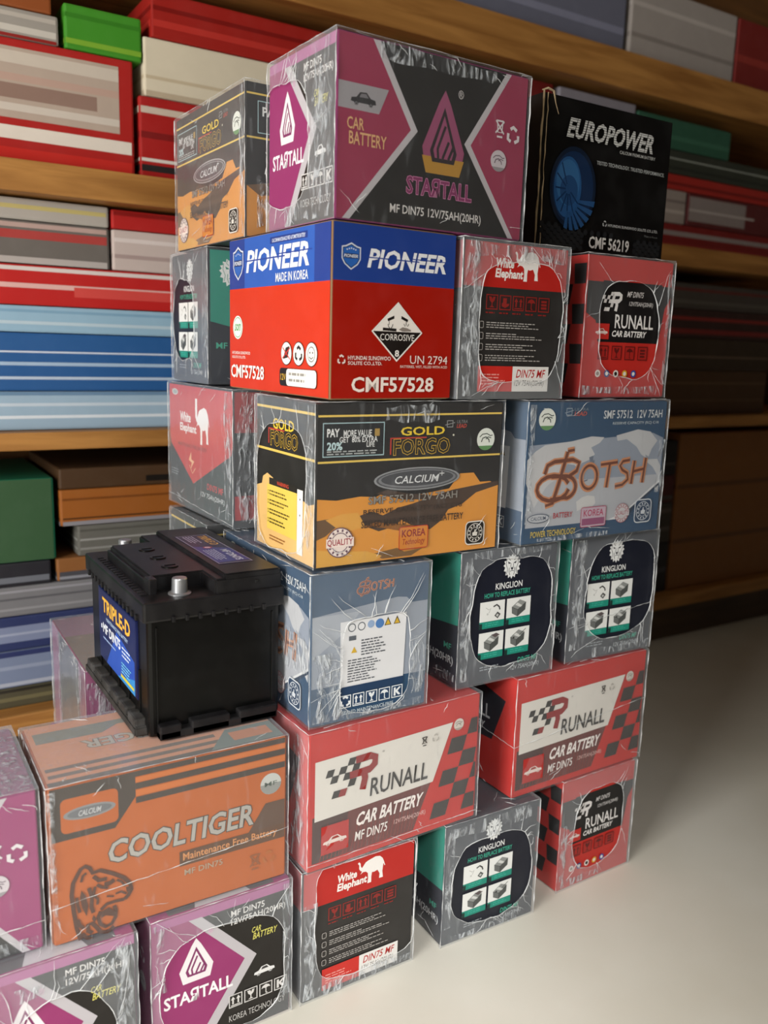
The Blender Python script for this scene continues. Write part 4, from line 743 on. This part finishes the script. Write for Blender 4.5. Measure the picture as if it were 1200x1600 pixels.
for i in range(8): lid.box((.03+.016*i, -.0055, .1405), (.034+.016*i, -.002, .1475), PL2, .0008)
for i in range(14): lid.box((-.0055, .02+.017*i, .1405), (-.002, .025+.017*i, .1475), PL2, .0008)
lo = lid.build('lid', bt)
for (x, y) in ((.048, .022), (.046, Y-.022)):
    t = MB(); t.lathe([(.0135, .165), (.0135, .1672), (.0105, .168), (.0095, .1685), (.0088, .184), (.0082, .1852), (.004, .1856)], (x, y, 0), ink('#a3a5a8', .38, .75, .3, 60), 28); o = t.build('terminal', bt, False); o['label'] = 'grey lead post'
for i in range(3):
    c = MB(); c.lathe([(.0105, .1838), (.0105, .1850), (.0095, .1856), (.003, .1856)], (.056, .082+.048*i, 0), PL, 24); c.box((.049, .0808+.048*i, .1850), (.063, .0832+.048*i, .1866), PL2, .0005); c.build('vent_plug', bt)
hole = MB(); hole.box((X-.037, -.0012, .174), (X-.033, .001, .178), ink('#050505', .7), .0006); hole.build('vent_hole', bt)
# foot rails
f = MB()
for a, b in ((.012, .038), (.050, .098), (.110, .160)): f.box((a, -.009, 0), (b, .006, .0175), PL2, .002)
f.box((.012, -.009, 0), (.160, .006, .010), PL2, .002); f.build('hold_down_ledge', bt)
f = MB(); f.prism([(-.011, .014), (.006, .014), (.006, Y-.012), (-.011, Y-.012)], 0, .012, DUST, .002)
for i in range(6): f.box((-.010, .018+.040*i, .008), (.005, .050+.040*i, .021), DUST, .003)
f.build('hold_down_ledge', bt)
# stickers
def fine(a, u0, v0, u1, v1, n, c): a.micro(u0, v0, u1, v1, n, c, (.6, 1))
s = MB(); a = Art(s, (.0006, .215, .035), (0, -1, 0), (0, 0, 1), (-1, 0, 0), .175, .098); s.box((.0006, .04, .035), (.0036, .215, .133), ink('#101a4a', .3), .0004)
a.rect(0, 0, 1, 1, ink('#101a4c', .3)); a.poly([(.2, .0), (.95, .0), (.95, .45), (.5, .6)], ink('#1f4fb4', .3)); a.poly([(.5, .0), (.95, .0), (.95, .22)], ink('#2f8fd4', .3))
a.text('TRIPLE-D', (.12, .70, .86, .90), ink('#e9b63c', .35), .03, 0, outline='#7a3a1a', ot=.02); a.text('MAINTENANCE FREE BATTERY', (.22, .60, .8, .65), '#bcd4f0', .01)
a.text('MF DIN75', (.12, .40, .60, .54), '#e8eef6', .03); fine(a, .12, .30, .6, .36, 1, '#9fb8e0'); fine(a, .64, .34, .9, .50, 3, '#dce8f6'); fine(a, .62, .12, .9, .28, 4, '#7fd0e8'); a.rect(.60, .06, .93, .10, '#d6c83c'); a.frame(.07, .44, .10, .5, '#e8eef6', .0008)
o = s.build('side_sticker', bt); o['label'] = 'blue sticker with yellow lettering'
s = MB(); s.box((.106, .045, .1885), (.152, .215, .1893), ink('#2a2440', .3), .0003); a = Art(s, (.106, .215, .1893), (0, -1, 0), (1, 0, 0), (0, 0, 1), .170, .046)
a.frame(0.01, 0.02, .99, .98, '#a9a6bc', .0012, ink('#2c2548', .3)); a.poly([(.4, .04), (.95, .04), (.95, .96), (.55, .96)], ink('#3a3c86', .3))
a.text('TRIPLE D', (.05, .62, .40, .88), ink('#d8a040', .35), .03); fine(a, .05, .15, .4, .5, 4, '#c4bcd6'); a.disc(.47, .4, .006, '#9a3a5a'); a.disc(.47, .4, .004, '#d0b8c8'); a.text('MF DIN75', (.58, .60, .93, .82), '#cfd4ea', .02); fine(a, .55, .12, .93, .5, 5, '#bcc4e0')
o = s.build('top_sticker', bt); o['label'] = 'purple sticker with yellow lettering'

# ------------------------------------------------------------------ the shelving behind
sh = thing('storage_shelf', 'long wooden shelving along the back wall, loaded with cartons', 'shelf', (.9, .86, 0))
WD = wood('#8a5a26', '#b98444', 'golden_plank'); WD2 = wood('#5a3c20', '#7d552c', 'brown_plank')
SF, SB = .62, 1.08
for zt, th in ((.150, .040), (.672, .032), (1.128, .052), (1.560, .085)):
    m = MB(); m.box((-1.5-.9, SF-.86, zt-th), (3.0-.9, SB-.86, zt), WD, .003); m.build('shelf_board', sh)
for x in (-1.2, 2.35):
    m = MB(); m.box((x-.9, SF+.01-.86, 0), (x+.05-.9, SB-.86, 2.3), WD2, .003); m.build('upright', sh)
m = MB(); m.box((-1.5-.9, 1.06-.86, 0), (3.0-.9, 1.08-.86, 2.3), WD2); m.build('back_panel', sh)
m = MB(); m.box((-1.5-.9, SF+.04-.86, 0), (3.0-.9, SF+.06-.86, .110), wood('#3a2c20', '#54402c', 'kick_plank')); m.build('kick_board', sh)
def good(label, x0, x1, z0, z1, base, bands=(), d=.30, y=.66, cat='box', name='stock_carton', group=None):
    """carton on the shelving; bands are (u0, v0, u1, v1, colour) printed on its front"""
    m = MB(); w, h = x1-x0, z1-z0-.0005; m.box((-w/2, -d/2, 0), (w/2, d/2, h), ink(base, .5), min(.004, h*.15))
    a = Art(m, (-w/2, -d/2, 0), (1, 0, 0), (0, 0, 1), (0, -1, 0), w, h); e = Art(m, (w/2, -d/2, 0), (0, 1, 0), (0, 0, 1), (1, 0, 0), d, h); g = Art(m, (-w/2, d/2, 0), (0, -1, 0), (0, 0, 1), (-1, 0, 0), d, h)
    for u0, v0, u1, v1, c in bands:
        a.rect(u0, v0, u1, v1, c)
        if u1-u0 > .9: e.rect(0, v0, 1, v1, c); g.rect(0, v0, 1, v1, c)
    o = m.build(name); o.location = ((x0+x1)/2, y+d/2, z0); tag(o, label, cat, group or 'cartons stored on the shelving'); return o
A, B_, C_, D_ = 1.1285, .6725, .1505, 1.5605
# upper shelf, left of the stack
good('white fronted red framed carton on the upper shelf, left edge of the photo', -.78, -.135, A, 1.325, '#a8201c', [(0, .0, 1, .12, '#c22a22'), (0, .19, 1, .30, '#ded4c8'), (.0, .36, .96, .93, '#b3a193'), (0, .42, .96, .48, '#cbc0b4'), (.1, .52, .9, .64, '#8f7468'), (0, .66, .96, .72, '#b89a8c'), (0, .80, .96, .90, '#c8bcae')])
good('red carton on the upper shelf just left of the black and gold desert carton', -.125, .20, A, 1.272, '#a41c1a', [(0, .1, 1, .18, '#2a2424'), (0, .22, 1, .26, '#d8d0c8'), (0, .5, 1, .58, '#7c1616'), (.0, .8, 1, .88, '#c8b8a8')])
good('cream carton on top of the red carton, upper shelf', -.115, .30, 1.2725, 1.372, '#d6cbb4', [(0, .3, 1, .36, '#c4b498'), (0, .0, 1, .10, '#b8a890')])
good('grey carton lying flat on the white fronted red framed carton', -.78, -.26, 1.3255, 1.372, '#9a948c', [(0, .2, 1, .42, '#c4beb4'), (0, .0, 1, .12, '#8c2420'), (0, .7, 1, .85, '#b4aca2')])
good('green pack on the upper shelf between the grey carton and the cream carton', -.25, -.118, 1.3255, 1.398, '#3f8a24', [(0, .12, 1, .24, '#7aa832'), (0, .7, 1, .8, '#357a1e')])
good('orange brown carton on the flat grey carton, upper shelf', -.78, -.27, 1.3725, 1.43, '#8c4a22', [(0, .4, 1, .6, '#a85a2a')])
good('dark red carton lying on the cream carton, upper shelf', -.10, .36, 1.3725, 1.45, '#9c1f18', [(0, .25, 1, .4, '#b8322a'), (0, .6, 1, .7, '#7c1410')])
# upper shelf, right of the stack
good('maroon carton on the upper shelf, partly behind the large purple and black carton', .42, .86, A, 1.46, '#6c1a18', [(0, .55, 1, .8, '#8a221c'), (0, .3, 1, .36, '#4a1212')])
good('long red striped carton on the upper shelf, right of the all black carton', .90, 1.78, A, 1.19, '#7c1e1c', [(0, .5, 1, .7, '#948a86'), (0, .05, 1, .2, '#8c2a24')])
good('grey and white carton on the long red striped carton, upper shelf', .90, 1.36, 1.1905, 1.275, '#9c9088', [(0, .3, 1, .4, '#b8aca4'), (0, .62, 1, .7, '#7a6e6a')])
good('pale carton with a maroon end on the long red striped carton, upper shelf', 1.37, 1.78, 1.1905, 1.275, '#5c2424', [(0, .15, .6, .9, '#8f8480'), (0, .45, .7, .52, '#b4aaa4')])
good('bright red flat carton on the grey and white carton, upper shelf right', .90, 1.78, 1.2755, 1.315, '#a42a22', [(0, .3, 1, .5, '#7c1c18')])
good('dark olive carton with one pale line, upper shelf right', .90, 1.78, 1.3155, 1.375, '#34382f', [(0, .6, 1, .66, '#9aa096'), (0, .2, 1, .3, '#262a24')])
good('pale grey carton on the dark olive carton, upper shelf right', .88, 1.14, 1.3755, 1.46, '#8c8890', [(0, .3, 1, .4, '#a8a4ac'), (0, .65, 1, .75, '#6c6a74')])
good('dark green carton on the dark olive carton, upper shelf right', 1.15, 1.52, 1.3755, 1.45, '#2f5a46', [(0, .3, 1, .45, '#3c6a54')])
# top shelf
good('whitish carton on the top shelf at the upper right of the photo', 1.10, 1.50, D_, 1.74, '#a29a94', [(0, .3, 1, .36, '#8a827c'), (0, .7, 1, .76, '#b8b0aa')])
good('red carton on the top shelf beside the whitish carton', 1.51, 1.86, D_, 1.74, '#7a2420', [(0, .4, 1, .5, '#94342c')])
good('grey blue carton on the top shelf above the large purple and black carton', .55, 1.08, D_, 1.72, '#6a6c7c', [(0, .3, 1, .4, '#84869a')])
# middle shelf, left
good('pale blue and white striped carton at the bottom of the middle shelf', -.80, .30, B_, .742, '#9cb6ca', [(0, .30, 1, .38, '#dbe4ec'), (0, .62, 1, .70, '#c4d2de'), (.70, .0, 1, .9, '#b48a9c'), (0, .9, 1, 1, '#6a8aa8')])
good('strong blue carton with thin white lines on the middle shelf', -.80, .30, .7425, .845, '#285a94', [(0, .20, 1, .25, '#b8c8da'), (0, .44, 1, .50, '#a4bcd4'), (0, .66, 1, .69, '#c8d4e2'), (.74, .0, 1, .9, '#3c5070')])
good('sky blue flat carton on the strong blue carton', -.80, .30, .8455, .892, '#94b6cc', [(0, .3, 1, .42, '#b8ccd8'), (0, .75, 1, .85, '#7ea4be')])
good('red flat carton with a white stripe on the middle shelf', -.80, .30, .8925, .962, '#bb211f', [(0, .42, 1, .54, '#dcb0aa'), (.5, .25, .9, .5, '#d04a44'), (0, .85, 1, .95, '#d8ccc8')])
good('dark grey and red banded carton on the middle shelf, left', -.80, -.185, .9625, 1.035, '#6a645f', [(0, .0, 1, .16, '#b0a8a4'), (0, .58, 1, .78, '#a8403c'), (0, .84, 1, .95, '#b49a92')])
good('pinkish white carton on the middle shelf beside the navy lion carton', -.18, .28, .9625, 1.035, '#c4b4ae', [(0, .3, 1, .4, '#a89490'), (0, .7, 1, .8, '#d8ccc8')])
good('light grey carton on the middle shelf under the upper shelf board', -.80, -.185, 1.0355, 1.072, '#aaa49c', [(0, .5, 1, .7, '#bcae70')])
good('red carton on the pinkish white carton, middle shelf', -.18, .28, 1.0355, 1.070, '#b02220', [(0, .7, 1, .9, '#8c1816')])
# middle shelf, right: the shade on this side is put into the cartons' colours
good('brown carton at the bottom of the middle shelf, right of the stack', .95, 1.80, B_, .80, '#4e3620', [(0, .3, 1, .36, '#5c4228'), (0, .7, 1, .74, '#6a5034')])
good('olive brown carton on the brown carton, middle shelf right', .95, 1.80, .8005, .89, '#3c2f22', [(0, .4, 1, .46, '#6c5a48')])
good('dark carton with red lines on the middle shelf, right of the stack', .95, 1.80, .8905, .97, '#3a2420', [(0, .15, 1, .32, '#7c2622'), (0, .62, 1, .74, '#8a2a24')])
good('greyish brown carton on top of the dark carton with red lines', .95, 1.80, .9705, 1.04, '#4a443e', [(0, .2, 1, .35, '#5c564e'), (0, .7, 1, .8, '#6a2622')])
# lower shelf, left
good('olive flat carton at the bottom of the lower shelf', -.80, .25, C_, .190, '#4c4836', [(0, .35, 1, .55, '#6a6448'), (0, .8, 1, .95, '#2a2820')])
good('grey blue carton above the olive flat carton, lower shelf', -.80, .25, .1905, .262, '#74809a', [(0, .05, 1, .15, '#a4aab8'), (0, .5, 1, .6, '#8c96ac'), (0, .85, 1, 1, '#2c3560')])
good('navy carton with a grey band on the lower shelf', -.80, .25, .2625, .328, '#2a345e', [(0, .25, 1, .72, '#7a84a0'), (0, .45, 1, .52, '#98a0b6')])
good('grey ridged carton on the navy carton, lower shelf', -.80, -.16, .3285, .385, '#77777a', [(0, .2, 1, .28, '#8f8f92'), (0, .55, 1, .62, '#5c5c60'), (0, .8, 1, .88, '#94949a')])
good('black carton beside the grey ridged carton, lower shelf', -.15, .25, .3285, .385, '#1c1b1e', [(0, .5, 1, .6, '#333236')])
good('tan slab on the grey ridged carton, lower shelf', -.30, .25, .3855, .430, '#8a5a30', [(0, .0, 1, .4, '#4a4a50'), (0, .08, 1, .2, '#8c8e96')])
good('dark slate carton beside the tan slab, lower shelf', -.80, -.31, .3855, .430, '#26262c', [(0, .15, 1, .4, '#6c7078')])
good('grey carton with fine pale lines on the tan slab, lower shelf', -.26, .25, .4305, .490, '#66655f', [(0, .2, 1, .27, '#8a8a86'), (0, .5, 1, .56, '#9a9a96'), (0, .8, 1, .86, '#55544e')])
good('teal green carton on the lower shelf at the left edge of the photo', -.80, -.30, .4305, .585, '#16694c', [(0, .0, 1, .10, '#0f4836'), (.8, 0, 1, 1, '#3a5a3c')])
good('orange brown carton on the grey carton with fine pale lines, lower shelf', -.29, .25, .4905, .560, '#9a5a22', [(0, .0, 1, .12, '#8c8a90'), (0, .18, 1, .22, '#4a2c14'), (0, .7, 1, .76, '#7a4418')])
good('dark brown carton under the middle shelf board, lower shelf', -.29, .25, .5605, .600, '#4a3420', [(.3, .2, 1, .5, '#1c1814'), (.4, .5, 1, .7, '#7a5a38')])
# lower shelf, right
good('black carton at the bottom of the lower shelf, right of the stack', .90, 1.42, C_, .30, '#1e1d20', [(0, .4, 1, .5, '#38363a')])
good('grey brown carton on the black carton, lower shelf right', .90, 1.42, .3005, .42, '#3c362f', [(0, .3, 1, .4, '#575048'), (0, .75, 1, .85, '#5a5046')])
good('dark red carton on the grey brown carton, lower shelf right', .90, 1.42, .4205, .50, '#4c1c1a', [(0, .1, 1, .25, '#4a443e')])
good('black carton under the middle shelf board, right of the stack', .90, 1.42, .5005, .60, '#1a1716', [(0, .3, 1, .36, '#4a4440')])
good('tall brown wooden crate on the lower shelf, right edge of the photo', 1.43, 1.95, C_, .62, '#855629', [(0, .3, 1, .33, '#6a421e'), (0, .65, 1, .68, '#6a421e')], name='wooden_crate', cat='crate')
